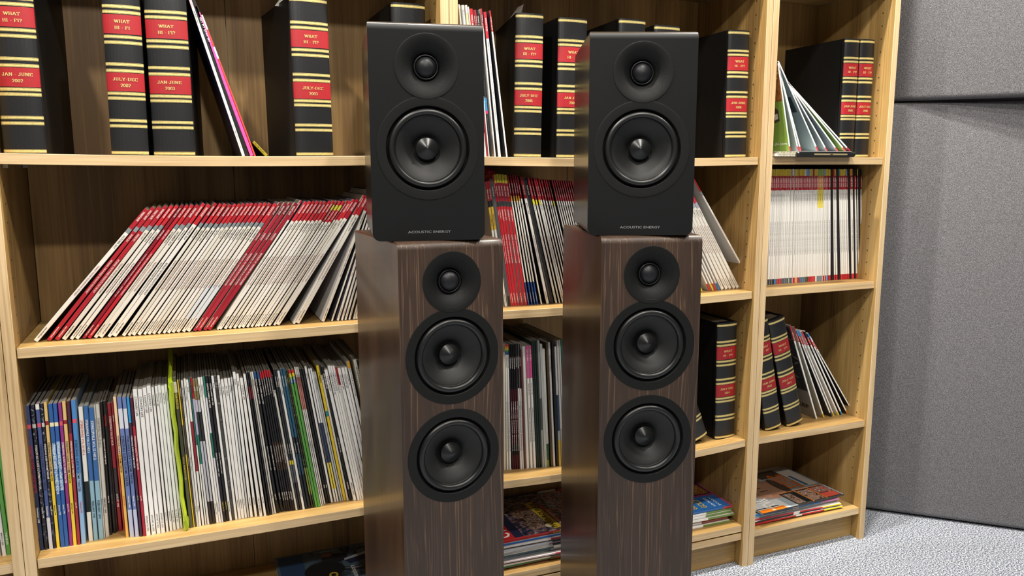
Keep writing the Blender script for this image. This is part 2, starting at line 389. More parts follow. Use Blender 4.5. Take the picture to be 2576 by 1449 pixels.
def tweeter(t, cz):
    o = (0, 0, cz)
    wg = [(.0487, .0004), (.0487, -.0007), (.0486, -.0009), (.0482, -.0010), (.0474, -.0010), (.0435, -.0007), (.038, .0008), (.032, .0036), (.027, .0070), (.0228, .0108), (.0198, .0146), (.0192, .017)]
    m = MB(); m.lathe(wg, 96, 0, o); tw = m.build('tweeter', PLASTIC, t, None, True)
    m = MB(); m.lathe([(.0193, .0155), (.0190, .0118), (.0184, .0106), (.0176, .0104), (.0168, .0110), (.0162, .0130), (.0156, .0136)], 72, 0, o); m.build('dome_ring', RUBBER, tw, None, True)
    pr = [(.0158*math.cos(R(a)), .0142-.0108*math.sin(R(a))) for a in range(0, 90, 8)]+[(.0004, .0034)]
    m = MB(); m.lathe(pr, 72, 0, o); m.build('dome', DOME, tw, None, True)
    m = MB()
    def depth(r):
        for (ra, da), (rb_, db) in zip(wg[3:], wg[4:]):
            if rb_ <= r <= ra: return da+(db-da)*(ra-r)/(ra-rb_), (db-da)/(rb_-ra)
        return 0, 0
    for k in range(13):
        r = .0208+.0014*k; d, sl = depth(r); n = 56; s = .00040-.000012*k+.00006*(k > 2)
        for j in range(n):
            a = 2*math.pi*(j+.5*(k % 2))/n; cx, sz = math.cos(a), math.sin(a)
            q = []
            for i in range(6):
                dr, dt = s*math.cos(i*math.pi/3), s*math.sin(i*math.pi/3)
                q.append(((r+dr)*cx-dt*sz, d+sl*dr-.00025, cz+(r+dr)*sz+dt*cx))
            m.poly(q)
    tag(m.build('perforation', plain('050505', .8, .1, 0, 0), tw), kind='stuff')
SILVER = plain('8E9192', .35, .5, .3, 0)
def standmount(mw, label):
    t = thing('bookshelf_speaker', label, 'speaker', mw, 'black speakers on the towers')
    cabinet(t, .175, 0, .3287, .2769, .0125, .0035, .013, BLACKPAINT, BLACKGLOSS, [(.2639, .0475), (.1416, .0655)])
    tweeter(t, .2639); woofer(t, .1416)
    letter('ACOUSTIC ENERGY', SILVER, t, Matrix(((.067, 0, 0, -.0335), (0, 0, -1, -.0003), (0, .0039, 0, .0135), (0, 0, 0, 1))), .012)
    return t
def tower(mw, top, label):
    t = thing('floorstanding_speaker', label, 'speaker', mw, 'walnut speaker towers')
    cabinet(t, .175, .022, top, .2711, .004, .004, .013, WALNUT, WALNUTS, [(top-.0654, .0475), (top-.1853, .0655), (top-.3512, .0655)])
    tweeter(t, top-.0654); woofer(t, top-.1853); woofer(t, top-.3512)
    m = MB(); m.box(-.11, .11, -.02, .29, .008, .022); m.build('plinth', BLACKPAINT, t)
    for sx in (-.1, .1):
        for sy in (-.01, .28):
            m = MB(); m.loft([[(sx+r*math.cos(a*math.pi/4), sy+r*math.sin(a*math.pi/4), z) for a in range(8)] for r, z in ((.004, 0), (.008, .004), (.008, .008))]); m.build('foot', CAPM, t)
    return t
rad = math.degrees
tower(T((1.3169, -.3662, 0)) @ RZ(rad(.038)), .9105, 'dark walnut speaker tower in front of the slanting red-topped magazines')
tower(T((1.6489, -.4213, 0)) @ RZ(rad(-.222)), .9110, 'dark walnut speaker tower nearer the narrow bookcase')
standmount(T((1.2852, -.3535, .9108)) @ RZ(rad(-.1804)), 'black two-way speaker on the tower beside the slanting red-topped magazines')
standmount(T((1.6325, -.4071, .9113)) @ RZ(rad(-.384)), 'black two-way speaker on the tower nearer the narrow bookcase')

# ------------------------------------------------------------------ bound volumes
def volume(x, y, z, lean, w, h, yaw, title, date, label, dep=.232):
    mw = T((x, y, z+math.sin(abs(R(lean)))*w/2+.0003)) @ RY(lean) @ RZ(yaw)
    t = thing('bound_volume', label, 'book', mw, 'black and gold bound volumes')
    bul = .0075
    def sy(u): return -bul*math.sqrt(max(0, 1-(abs(2*u/w))**2.4))+.0015
    xs = [w/2*math.sin(R(a)) for a in range(-90, 91, 12)]
    m = MB()                                         # rounded spine shell
    m.loft([[(u, sy(u), zz) for u in xs]+[(w/2, .012, zz), (-w/2, .012, zz)] for zz in (0, h)]); m.build('spine', BOUND, t)
    for s in (-1, 1):
        m = MB(); x0, x1 = sorted((s*w/2, s*(w/2-.0032)))
        m.box(x0, x1, .009, dep, 0, h); m.build('cover_board', BOUNDS, t)
    m = MB(); m.box(-w/2+.0034, w/2-.0034, .008, dep-.005, .0035, h-.0045); m.build('page_block', plain('7E7466', .85, .2, 0, .15, 400), t)  # pages browned down; shadow on the top edges is part of this colour
    def strip(f0, f1, mat, name, off, wid=1.0):
        q = MB(); us = [u*wid for u in xs]
        q.loft([[(u, sy(u/wid*.999)-off, h*f) for u in us] for f in (f0, f1)], 0, (False, False), False); return q.build(name, mat, t)
    for c in (.979, .840, .809, .672, .640, .518, .482, .353, .326, .199, .168, .014):
        q = MB()
        for a, e in ((c-.0056, c+.0056), (c-.0090, c-.0072), (c+.0072, c+.0090)):
            q.loft([[(u, sy(u)-.0004, h*f) for u in xs] for f in (a, e)], 0, (False, False), False)
        q.build('gold_band', GOLD, t)
    for f0, f1 in ((.688, .795), (.3665, .470)): strip(f0, f1, REDL, 'title_label', .0003)
    words = [(a, f) for a, f in zip(title, (.758, .722))]+[(a, f) for a, f in zip(date, (.434, .399))]
    for s, f in words:
        polys, wd = serif_polys(s); hh = min(.0052, .82*w/max(wd*1.28, 5.2)); q = MB()
        for p in polys:
            q.poly([((px-wd/2)*hh*1.28, sy((px-wd/2)*hh*1.28)-.0007, h*f+(py-.5)*hh) for px, py in p])
        q.build('gilt_lettering', GOLD, t)
    return t
WH = ('WHAT', 'HI - FI?')
for x, y, z, lean, w, h, yaw, dt in (
    (.6903, .03, 1.0473, 0, .0640, .300, -4, ('JAN - JUNE', '2002')), (.8512, .03, 1.0452, .5, .0600, .300, -1, ('JULY-DEC', '2002')),
    (.9235, .03, 1.0447, 0, .0690, .296, -5, ('JAN-JUNE', '2003')), (1.1730, .03, 1.0448, -.4, .0714, .2925, 7, ('JULY-DEC', '2003')),
    (1.366, .042, 1.0471, 0, .0700, .2961, 0, ('JAN-JUNE', '2004')), (1.6230, .04, 1.0439, .9, .0600, .2975, -11, ('JULY-DEC', '2005')),
    (1.7266, .04, 1.043, .5, .068, .296, -3, ('JAN-JUNE', '2006')), (1.8800, .05, 1.0427, .4, .067, .3056, -3, ('JULY-DEC', '2006')),
    (1.9708, .05, 1.0432, .6, .0663, .2973, -3, ('JULY-DEC', '2004')), (2.1705, .04, 1.0456, -.8, .0600, .2951, -2, ('JAN-JUNE', '2008')),
    (2.5295, .05, 1.0476, -.6, .0480, .2962, -1, ('JAN-JUNE', '2005')), (2.5805, .05, 1.0476, -.5, .0475, .2975, -1, ('JULY-DEC', '2005')),
    (2.1760, .045, .3395, -1.2, .0600, .3000, 0, ('JULY-DEC', '2014')), (2.0960, .045, .3380, -22, .0553, .3000, 0, ('JAN-JUNE', '2014')),
    (2.3274, .04, .3418, -12.0, .0520, .3000, 0, ('JAN-JUNE', '2013')), (2.4030, .045, .3418, -15.5, .0530, .3000, 0, ('JULY-DEC', '2013'))):
    where = {(.6903): 'standing apart next to the oak side, label January-June 2002', .8512: 'label July-December 2002, the narrower of the touching pair', .9235: 'label January-June 2003, touching the thin leaning magazines',
             1.1730: 'alone between the pink magazine and a speaker', 1.366: 'gold-topped, mostly hidden behind the speaker near the slanting magazines', 1.6230: 'red label of late 2005 beside the leaning magazines',
             1.7266: 'red label dated 2006 partly hidden by a speaker', 1.88: 'only its upper spine showing above a black speaker', 1.9708: 'only a gold band showing above a black speaker',
             2.1705: 'whole cover showing between speaker and narrow bookcase', 2.5295: 'red label of early 2005 next to the fanned booklets', 2.5805: 'red label of late 2005 against the narrow bookcase side',
             2.1760: 'upright beside a tilted one past a tower', 2.0960: 'tilted, its foot showing past a walnut tower', 2.3274: 'tilted, partly hidden by the narrow bookcase side', 2.4030: 'tilted against its neighbour beside leaning magazines'}[x]
    volume(x, y, z, lean, w, h, yaw, ('WHAT', 'HI - FI') if x == .8512 else WH, dt, 'black bound volume with gold bands, '+where)

# ------------------------------------------------------------------ magazines
# (x, y, z, lean in degrees, thickness, height) of every standing magazine, in metres
ROW_L2 = [(.679, .05, .7174, 40.31, .0085, .3003), (.6986, .05, .7171, 38.66, .0077, .2974), (.7116, .05, .717, 38.25, .0082, .2962), (.7228, .05, .7169, 37.98, .0082, .2974), (.7341, .05, .7167, 37.58, .0067, .2973), (.7429, .05, .7166, 37.63, .0071, .2975), (.7538, .05, .7165, 37.21, .0064, .2969), (.7622, .05, .7164, 37.22, .0066, .2969), (.7727, .05, .7163, 36.94, .0069, .2961), (.7817, .05, .7163, 37.22, .0085, .296), (.7948, .05, .7161, 36.29, .0066, .297), (.804, .05, .7161, 36.72, .0085, .2954), (.8188, .05, .7159, 35.8, .0068, .2954), (.8275, .05, .7159, 35.84, .006, .2945), (.8353, .05, .7158, 36.1, .0071, .2949), (.8446, .05, .7157, 36.16, .0069, .2937), (.8535, .05, .7157, 35.95, .0056, .2941), (.8612, .05, .7156, 35.95, .0062, .2938), (.8692, .05, .7156, 35.92, .0065, .2944), (.8775, .05, .7155, 35.77, .0055, .2946), (.8866, .05, .7155, 35.46, .0058, .2938), (.8946, .05, .7154, 35.51, .0063, .2932), (.9026, .05, .7154, 35.55, .0064, .2936), (.9111, .05, .7154, 35.56, .0068, .2936), (.9208, .05, .7153, 35.48, .0068, .2924), (.9296, .05, .7153, 35.74, .0079, .292), (.9404, .05, .7152, 35.16, .0061, .2923), (.9482, .05, .7152, 35.76, .0076, .2934), (.9588, .05, .7152, 35.31, .0062, .2931), (.9666, .05, .7152, 36.1, .0085, .2934), (.9809, .05, .7151, 34.39, .004, .2953), (.9859, .05, .7151, 35.51, .0066, .295), (.995, .05, .7151, 35.22, .006, .2953), (1.0031, .05, .7151, 35.13, .0059, .2949), (1.012, .05, .7151, 34.94, .0062, .2942), (1.02, .05, .7151, 34.96, .0058, .2932), (1.0274, .05, .7151, 35.09, .0064, .2931), (1.0355, .05, .7151, 34.84, .0055, .2939), (1.0434, .05, .7151, 34.65, .0055, .2936), (1.0502, .05, .7151, 34.56, .0041, .2932), (1.0555, .05, .7151, 34.96, .0053, .2937), (1.0622, .05, .7151, 34.99, .0053, .2936), (1.0689, .05, .7151, 34.84, .0037, .2945), (1.0764, .05, .7151, 34.89, .0062, .2928), (1.0858, .05, .7151, 34.07, .005, .2946), (1.0935, .05, .7151, 34.45, .0085, .2942), (1.1236, .05, .7152, 30.55, .005, .2923), (1.132, .05, .7153, 30.76, .0085, .2916), (1.1813, .05, .7155, 22.67, .0065, .2827), (1.198, .05, .7156, 20.21, .0036, .2808), (1.2107, .05, .7156, 18.84, .0051, .2779), (1.2188, .05, .7157, 18.24, .0044, .277), (1.226, .05, .7157, 17.79, .0045, .2762), (1.2338, .05, .7158, 17.23, .0045, .2753), (1.2431, .05, .7159, 16.38, .0045, .274), (1.2496, .05, .7159, 16.66, .0073, .2734)]
ROW_L3 = [(.6528, .042, .3317, -.35, .0062, .2739), (.6604, .0421, .3315, -.23, .0058, .2745), (.6676, .0422, .3314, -.11, .0061, .2751), (.6743, .0423, .3313, -.01, .0046, .2751), (.6847, .0424, .3312, .11, .0051, .2781), (.6928, .0425, .3311, .14, .0067, .2738), (.6994, .0426, .331, .24, .0062, .2737), (.706, .0427, .3309, .36, .0054, .2743), (.7122, .0428, .3308, .48, .0056, .2766), (.7182, .0428, .3307, .58, .0048, .2758), (.727, .043, .3306, .68, .0071, .2766), (.7383, .0515, .3304, .37, .0071, .2612), (.7466, .0506, .3303, .37, .0068, .2621), (.7562, .0528, .3302, .28, .008, .2576), (.7585, .0566, .3301, .31, .0023, .2609), (.7649, .0596, .3301, .29, .0061, .2605), (.7698, .0661, .33, .26, .0035, .2626), (.776, .0716, .3299, .03, .0048, .2622), (.776, .0766, .3298, -.33, .0029, .258), (.7802, .0765, .3298, -.55, .0061, .2562), (.7886, .0745, .3297, -.85, .0029, .2592), (.7946, .0435, .3296, -.64, .005, .2762), (.8016, .0414, .3295, -.75, .0074, .2754), (.8109, .0392, .3294, -.88, .0065, .2751), (.8191, .0375, .3294, -1.01, .0044, .2748), (.8249, .0361, .3293, -1.1, .0046, .2738), (.8301, .0365, .3293, -.92, .0071, .289), (.8392, .0373, .3292, -1.11, .0075, .288), (.8482, .038, .3291, -1.25, .0065, .2901), (.8559, .0386, .329, -1.35, .0068, .293), (.8651, .0399, .329, -1.61, .004, .2888), (.8712, .0422, .3289, -1.72, .0047, .29), (.8769, .0442, .3289, -1.83, .0051, .2906), (.8834, .0464, .3288, -2.01, .0054, .2887), (.8898, .0484, .3288, -2.12, .0043, .2899), (.8959, .0384, .3287, -2.04, .0077, .3003), (.907, .0432, .3287, -2.44, .0061, .3037), (.9139, .0434, .3286, -2.35, .0023, .2982), (.9166, .0436, .3286, -2.31, .0026, .2963), (.9197, .0437, .3286, -2.24, .0038, .2959), (.9239, .0439, .3286, -2.07, .0038, .2992), (.9295, .0441, .3285, -2.37, .0041, .2965), (.9353, .0443, .3285, -2.54, .0024, .3007), (.939, .0444, .3285, -2.72, .0038, .2997), (.9442, .0446, .3285, -3.02, .0042, .2962), (.9501, .0448, .3284, -3.29, .004, .2958), (.9557, .045, .3284, -3.44, .0045, .2992), (.9608, .0453, .3284, -3.45, .0037, .2994), (.9653, .0456, .3284, -3.46, .0034, .2997), (.9694, .046, .3284, -3.46, .005, .3), (.9752, .0464, .3284, -3.49, .0044, .2993), (.9806, .0467, .3283, -3.5, .0045, .2994), (.9856, .0471, .3283, -3.49, .0048, .298), (.9909, .0475, .3283, -3.42, .0046, .2989), (.9972, .048, .3283, -3.56, .005, .2903), (1.0028, .0484, .3283, -3.5, .006, .2911), (1.0095, .0488, .3283, -3.44, .0043, .2911), (1.0149, .0483, .3283, -3.42, .0033, .2922), (1.0198, .047, .3283, -3.43, .0052, .3033), (1.0285, .0453, .3283, -3.96, .0046, .2993), (1.0374, .0433, .3283, -4.63, .0056, .2906), (1.046, .0416, .3283, -4.87, .0044, .2984), (1.0533, .0419, .3283, -5.17, .0033, .3011), (1.0584, .0433, .3283, -5.4, .0027, .3013), (1.0624, .0444, .3283, -5.6, .0027, .3008), (1.0665, .0456, .3283, -5.78, .0032, .3011), (1.0717, .0474, .3283, -6.04, .0047, .3004), (1.0797, .0496, .3283, -6.44, .0048, .2994), (1.0867, .0494, .3283, -6.75, .0037, .2991), (1.0908, .0487, .3283, -6.72, .0036, .3004), (1.0947, .0481, .3284, -6.65, .0039, .3034), (1.0997, .0473, .3284, -6.75, .0033, .3007), (1.1033, .0467, .3284, -6.74, .0041, .3013), (1.1086, .0459, .3284, -7.16, .0039, .289), (1.1129, .0452, .3284, -6.75, .0035, .3023), (1.1174, .0446, .3284, -6.9, .0035, .3021), (1.1222, .044, .3284, -7.16, .0045, .2988), (1.1281, .044, .3285, -7.24, .0043, .3024), (1.134, .044, .3285, -7.45, .0046, .3028), (1.1405, .044, .3285, -7.85, .0029, .2985), (1.1446, .044, .3285, -7.99, .0028, .299), (1.1484, .044, .3286, -8.14, .0045, .2988), (1.1535, .044, .3286, -8.01, .0048, .2998), (1.1592, .0458, .3286, -7.82, .0024, .3035), (1.1631, .0498, .3286, -8, .0026, .3023), (1.1673, .054, .3287, -8.2, .0028, .3011), (1.1726, .055, .3287, -8.49, .0042, .2964), (1.1774, .055, .3287, -8.45, .0039, .2958), (1.1819, .055, .3288, -8.22, .0042, .301), (1.1894, .055, .3288, -8.48, .0035, .2954), (1.1944, .055, .3289, -8.61, .0034, .2959), (1.2, .055, .3289, -9.08, .0037, .2882), (1.2048, .055, .3289, -9.25, .0027, .2879), (1.2084, .055, .329, -8.87, .0051, .3006), (1.2146, .0527, .329, -9.02, .0038, .3016), (1.2203, .0494, .3291, -9.37, .0045, .2988), (1.2273, .045, .3291, -9.91, .006, .293), (1.2353, .043, .3292, -9.91, .0047, .3012), (1.2405, .043, .3292, -9.95, .0039, .3007), (1.2449, .043, .3293, -9.98, .0044, .3002), (1.2501, .043, .3293, -10.16, .0045, .2965), (1.2556, .043, .3294, -10.31, .0061, .2943), (1.2637, .043, .3295, -10.39, .0057, .2944), (1.2704, .043, .3295, -10.45, .0046, .2946), (1.2757, .043, .3296, -10.02, .0054, .3063), (1.2901, .043, .3298, -10.14, .0062, .3083), (1.2981, .043, .3299, -10.26, .0031, .3085), (1.3026, .043, .3299, -10.34, .0046, .3081)]
ROW_M2 = [(1.5686, .058, .7187, -7.56, .005, .2762), (1.5773, .058, .7186, -8.18, .005, .2784), (1.586, .058, .7185, -8.64, .0053, .2839), (1.5921, .058, .7184, -8.45, .0026, .2915), (1.5949, .058, .7184, -8.45, .0043, .2924), (1.6003, .058, .7183, -8.48, .0055, .2935), (1.6074, .058, .7182, -8.7, .0052, .2935), (1.6165, .058, .7181, -9.24, .0056, .2932), (1.6257, .058, .718, -9.8, .0061, .2929), (1.6333, .058, .7179, -9.89, .0034, .293), (1.6411, .058, .7178, -10.2, .0034, .2933), (1.6483, .058, .7177, -10.49, .0034, .2936), (1.6549, .058, .7177, -10.76, .0034, .2939), (1.6645, .058, .7176, -11.68, .0035, .2906), (1.6787, .058, .7175, -12.97, .0062, .2921), (1.6909, .058, .7174, -13.53, .0062, .2919), (1.7009, .058, .7173, -13.89, .0049, .2909), (1.7101, .058, .7172, -14.25, .0035, .2902), (1.7179, .058, .7172, -14.37, .004, .2904), (1.7231, .058, .7171, -14.45, .0034, .2905), (1.7299, .058, .7171, -14.56, .0031, .2906), (1.7372, .058, .7171, -14.8, .0031, .2882), (1.7445, .058, .717, -14.91, .0024, .2884), (1.7496, .058, .717, -14.99, .003, .2885), (1.7561, .058, .717, -15.14, .0029, .2877), (1.7653, .058, .7169, -15.28, .003, .2879), (1.7712, .058, .7169, -15.39, .003, .2878), (1.7772, .058, .7169, -15.49, .003, .2876), (1.7831, .058, .7169, -15.6, .003, .2875), (1.7891, .058, .7169, -15.71, .003, .2873), (1.7951, .058, .7169, -15.82, .003, .2872), (1.8011, .058, .7168, -15.93, .003, .287), (1.8071, .058, .7168, -16.04, .003, .2869), (1.8132, .058, .7168, -16.15, .003, .2867), (1.8192, .058, .7168, -16.26, .003, .2865)]
ROW_M3 = [(1.5777, .0677, .3346, -.31, .0045, .2778), (1.5848, .0671, .3344, -.78, .0039, .296), (1.591, .0665, .3341, -1.21, .0043, .2961), (1.5982, .0658, .3339, -1.68, .0037, .2952), (1.6029, .0652, .3337, -1.72, .0039, .296), (1.6077, .0645, .3336, -1.77, .0041, .2959), (1.6126, .0638, .3334, -1.81, .0035, .2968), (1.6168, .0632, .3333, -1.85, .0041, .2976), (1.6221, .0625, .3331, -1.91, .0031, .2966), (1.6261, .062, .333, -2.06, .0025, .2836), (1.6318, .0611, .3328, -2.21, .0062, .291), (1.6412, .0599, .3325, -2.45, .0054, .2917), (1.6494, .0589, .3323, -2.66, .0054, .2925), (1.6562, .0581, .3321, -2.72, .0039, .3025), (1.6604, .0575, .332, -2.7, .0041, .3033), (1.6652, .0568, .3319, -2.67, .0039, .304), (1.6694, .0561, .3318, -2.66, .0051, .3039), (1.6753, .0554, .3316, -2.71, .0029, .2954), (1.6783, .055, .3315, -2.71, .0025, .2953), (1.6813, .0546, .3315, -2.79, .0025, .2841), (1.6839, .0542, .3314, -2.78, .0027, .284), (1.6903, .0532, .3313, -2.81, .0044, .2977), (1.696, .0525, .3312, -2.99, .0053, .2985), (1.7041, .0512, .331, -2.92, .0053, .2991), (1.7101, .0504, .3309, -2.98, .0049, .2887), (1.7162, .05, .3308, -2.92, .0049, .3023), (1.7226, .05, .3307, -2.97, .003, .3037), (1.7264, .05, .3306, -3, .0051, .3035)]
ROW_N2 = [(2.3086, .066, .7236, -1.13, .0067, .2943), (2.3167, .066, .7236, -1.25, .0051, .2936), (2.3232, .066, .7236, -1.34, .0072, .2936), (2.332, .066, .7236, -1.48, .0043, .2943), (2.3373, .066, .7236, -1.55, .004, .2936), (2.3426, .066, .7236, -1.63, .0045, .2936), (2.3482, .066, .7236, -1.71, .0041, .2943), (2.3533, .066, .7236, -1.78, .0045, .2936), (2.3586, .066, .7236, -1.86, .005, .2936), (2.365, .066, .7236, -1.96, .0043, .2943), (2.3706, .066, .7236, -2.04, .0055, .2936), (2.379, .066, .7236, -2.14, .0033, .2936), (2.3827, .066, .7236, -2.13, .0047, .2943), (2.3908, .066, .7236, -2.18, .0064, .2935), (2.3997, .066, .7236, -2.51, .0034, .2936), (2.405, .066, .7236, -2.72, .0016, .2943), (2.4074, .066, .7236, -2.8, .0039, .2937), (2.4127, .066, .7236, -3.01, .0044, .2937), (2.419, .066, .7236, -3.24, .0037, .2945), (2.4244, .066, .7236, -3.45, .0042, .2938), (2.4303, .066, .7236, -3.67, .0042, .2939), (2.4363, .066, .7236, -3.9, .0046, .2946), (2.4419, .066, .7236, -3.95, .0048, .2939), (2.4473, .066, .7236, -3.83, .0037, .2939), (2.4517, .066, .7236, -3.72, .0037, .2945), (2.4566, .066, .7236, -3.61, .0042, .2938), (2.4616, .066, .7236, -3.49, .004, .2937), (2.4662, .066, .7236, -3.38, .0044, .2944), (2.4714, .066, .7236, -3.25, .0042, .2936), (2.4762, .066, .7236, -3.14, .0059, .2936), (2.4834, .066, .7236, -3.24, .0054, .2943), (2.4922, .066, .7236, -3.61, .0047, .2937), (2.4995, .066, .7236, -3.92, .0038, .2938), (2.5052, .066, .7236, -4.17, .0036, .2946), (2.5112, .066, .7236, -4.42, .0076, .2939), (2.5224, .066, .7236, -4.9, .006, .2941), (2.5309, .066, .7236, -5.24, .0043, .295), (2.5371, .066, .7236, -5.48, .006, .2944), (2.5458, .066, .7236, -5.81, .0065, .2945), (2.5543, .066, .7236, -5.99, .0048, .2953), (2.56, .066, .7236, -6.04, .0055, .2946), (2.5666, .066, .7236, -6.08, .0055, .2946), (2.5731, .066, .7236, -6.12, .0056, .2954), (2.5803, .066, .7236, -6.14, .0043, .2946), (2.5859, .066, .7236, -6.01, .0055, .2945), (2.5929, .066, .7236, -5.88, .0085, .2952), (2.6028, .066, .7236, -5.87, .0046, .2944), (2.6082, .066, .7236, -5.86, .0049, .2944), (2.6158, .066, .7236, -5.59, .0027, .295), (2.6191, .066, .7236, -5.25, .0043, .2941), (2.6241, .066, .7236, -4.72, .0027, .2938)]
ROW_M1 = [(1.4953, .03, 1.0456, -5.39, .0032, .3031), (1.502, .03, 1.0455, -5.41, .0056, .3022), (1.5096, .03, 1.0454, -5.39, .0048, .3028), (1.5158, .03, 1.0453, -5.43, .002, .3003), (1.5191, .03, 1.0452, -5.46, .0065, .2968), (1.5263, .03, 1.0451, -5.42, .0027, .2951), (1.53, .03, 1.045, -5.37, .0023, .2954), (1.5328, .03, 1.045, -5.34, .0046, .2956), (1.5432, .03, 1.0448, -5.55, .0033, .2989), (1.552, .03, 1.0447, -6.1, .0061, .2935), (1.5698, .03, 1.0445, -7.11, .0036, .2976)]
ROW_N3 = [(2.4956, .065, .3418, -22.02, .0046, .2668), (2.5219, .065, .3418, -24.9, .0041, .2728), (2.5484, .065, .3418, -28.69, .004, .2815), (2.5578, .065, .3418, -29.12, .0035, .282), (2.5746, .065, .3418, -30.65, .0044, .2855), (2.5864, .065, .3418, -30.92, .0044, .2879), (2.6067, .065, .3418, -33.22, .0038, .2946), (2.6283, .065, .3418, -36.45, .0033, .2934)]
ROW_N1 = [(2.3002, 0, 1.0611, -13.61, .0035, .2099), (2.3259, 0, 1.0611, -20.3, .0035, .2127), (2.3333, 0, 1.0611, -22.39, .0035, .2108), (2.3869, 0, 1.0611, -33.1, .0035, .2489), (2.4161, 0, 1.0611, -39.62, .0035, .2106), (2.4507, 0, 1.0611, -46.26, .0035, .232), (2.4767, 0, 1.0611, -50.27, .0035, .251), (2.4911, 0, 1.0611, -52.35, .0035, .2611)]
ROW_M2r = [(2.2361, .06, .7558, -35.12, .007, .2888), (2.2137, .06, .7207, -32.17, .007, .2573), (2.2027, .06, .7205, -31.89, .007, .2604), (2.1905, .06, .7202, -31.27, .007, .2614), (2.1796, .06, .72, -30.9, .007, .263), (2.1675, .06, .7198, -30.2, .007, .2648), (2.1554, .06, .7196, -29.81, .007, .2642), (2.1459, .06, .7194, -30.07, .007, .2653), (2.1375, .06, .7193, -29.74, .007, .2647), (2.128, .06, .7191, -29.59, .007, .2647), (2.1043, .06, .7188, -29.64, .007, .2657)]
PH = {'@rider': ('rider', ['1E2236', '2E3450', '6A4A48', '8E8C98', 'C8A898'], 55), '@race': ('race', ['20283E', '2F6690', 'C8C4C8', 'A83038', '2A2C40'], 60), '@people': ('people', ['221C1C', '5A4438', 'B48C76', '3A3432', 'D2CCC4'], 70),
      '@meat': ('meat', ['4A2A16', 'A8703A', '6E4422', 'D0A060'], 45), '@crowd': ('crowd', ['2A2426', 'A84038', '8C7060', '2E2E36', 'D8D0C8'], 80), '@mono': ('mono', ['1E1D1C', '4A4846', '2A2928', '8A8783'], 45), '@sky': ('sky', ['2C4660', '5E7688', '1E222A', '8A98A4'], 14),
      '@tartan': ('tartan', ['1A1C14', '3A4022', '10120E', '7E8C3C'], 130), '@star': ('star', ['0E0F14', '16171E', '22263A', '9AA0B0'], 120), '@splash': ('splash', ['2D5CA0', '3F7CC0', '9CC2E4', '2D5CA0'], 120)}
def paper(h, rough=.42): return photo(*PH[h]) if h[0] == '@' else plain(h, rough, .45, 0, .05, 45)
INK = plain('1C1C1E', .5, .4, 0, 0); INKR = plain('8A3B38', .5, .4, 0, 0); INKW = plain('F4EFE8', .5, .4, 0, 0)
INKG = plain('5A5A5C', .5, .4, 0, 0); INKY = plain('E8C63A', .5, .4, 0, 0); INKRED = plain('C8252C', .5, .4, 0, 0)
INKS = {'k': INK, 'm': INKR, 'w': INKW, 'g': INKG, 'y': INKY, 'r': INKRED, 'n': plain('98C9A0', .5, .4, 0, 0), 'o': plain('D9551E', .5, .4, 0, 0)}
def magazine(row, base, bands, texts, label, group, side=None, right=None, name='magazine', prints=(), pages=None):
    """row = (x, y, z, lean, thickness, height). bands = (f0, f1, colour) on the spine; texts = (words, ink, f_top, f_len, size)"""
    x, y, z, lean, t, h = row
    d = min(.212, .263-y)
    if right is None: right = lean >= 0
    lift = t*math.sin(R(abs(lean))) if (right != (lean >= 0)) else 0
    t_ = thing(name, label, name.replace('_', ' ') if name == 'magazine' else 'booklet', T((x, y, z+lift+.0002)) @ RY(lean), group)
    xa, xb = (-t, 0) if right else (0, t)
    c = min(.0011, t*.28)
    cols = [base]+[q[2] for q in bands]; cuts = sorted({0.0, 1.0} | {f for q in bands for f in q[:2]})
    mats = [paper(k) for k in cols]+[paper(side or base)]
    m = MB(); cross = [(xa, c*1.2), (xa+c*.35, c*.3), (xa+c, 0), (xb-c, 0), (xb-c*.35, c*.3), (xb, c*1.2)]
    for f0, f1 in zip(cuts, cuts[1:]):
        mi = 0
        for k, q in enumerate(bands):
            if q[0]-1e-6 <= (f0+f1)/2 <= q[1]: mi = k+1
        m.loft([[(u, v, h*f) for u, v in cross] for f in (f0, f1)], mi, (False, False), False)
    for u in (xa, xb): m.poly([(u, c*1.2, 0), (u, d, 0), (u, d, h), (u, c*1.2, h)], len(mats)-1)
    m.build('cover', mats, t_)
    m = MB(); e = min(.0003, t*.1); m.box(xa+e, xb-e, c*.9, d-.0008, .0003, h-.0006); m.build('page_block', pages or PAGES, t_)
    for words, ink, ft, fl, size in texts:
        hh = t*size; L = h*fl
        spine_text(words, INKS[ink], t_, (xa+xb)/2, h*(1-ft), L, hh, -.00025, .01)
    for f0, f1, depth0, depth1, col in prints:            # printed blocks on the cover that shows
        m = MB(); u = xa-.0002 if lean < 0 and x > .93 else xb+.0002
        m.poly([(u, depth0, h*f0), (u, depth1, h*f0), (u, depth1, h*f1), (u, depth0, h*f1)]); m.build('cover_print', paper(col), t_)
    return t_
WHF = 'WHAT HI-FI?'; URL = 'www.whathifi.com'
MOST = 'THE MOST TRUSTED TECH REVIEWS IN THE WORLD'
GL2 = 'magazines leaning in the slanted red-topped row'
D2 = ['OCTOBER 2013', 'AWARDS 2013', 'AWARDS 2013', 'JULY 2014', 'AUGUST 2014', 'OCTOBER 2014', 'SEPTEMBER 2014', 'OCTOBER 2014', 'NOVEMBER 2014', 'DECEMBER 2014', 'AWARDS 2014', 'AWARDS 2014',
      'JANUARY 2015', 'FEBRUARY 2015', 'FEBRUARY 2015', 'MARCH 2015', 'MAY 2015', 'JUNE 2015', 'AUGUST 2015', 'SEPTEMBER 2015', 'OCTOBER 2015', 'NOVEMBER 2015', 'NOVEMBER 2015', 'DECEMBER 2015', 'DECEMBER 2015', 'DECEMBER 2015']
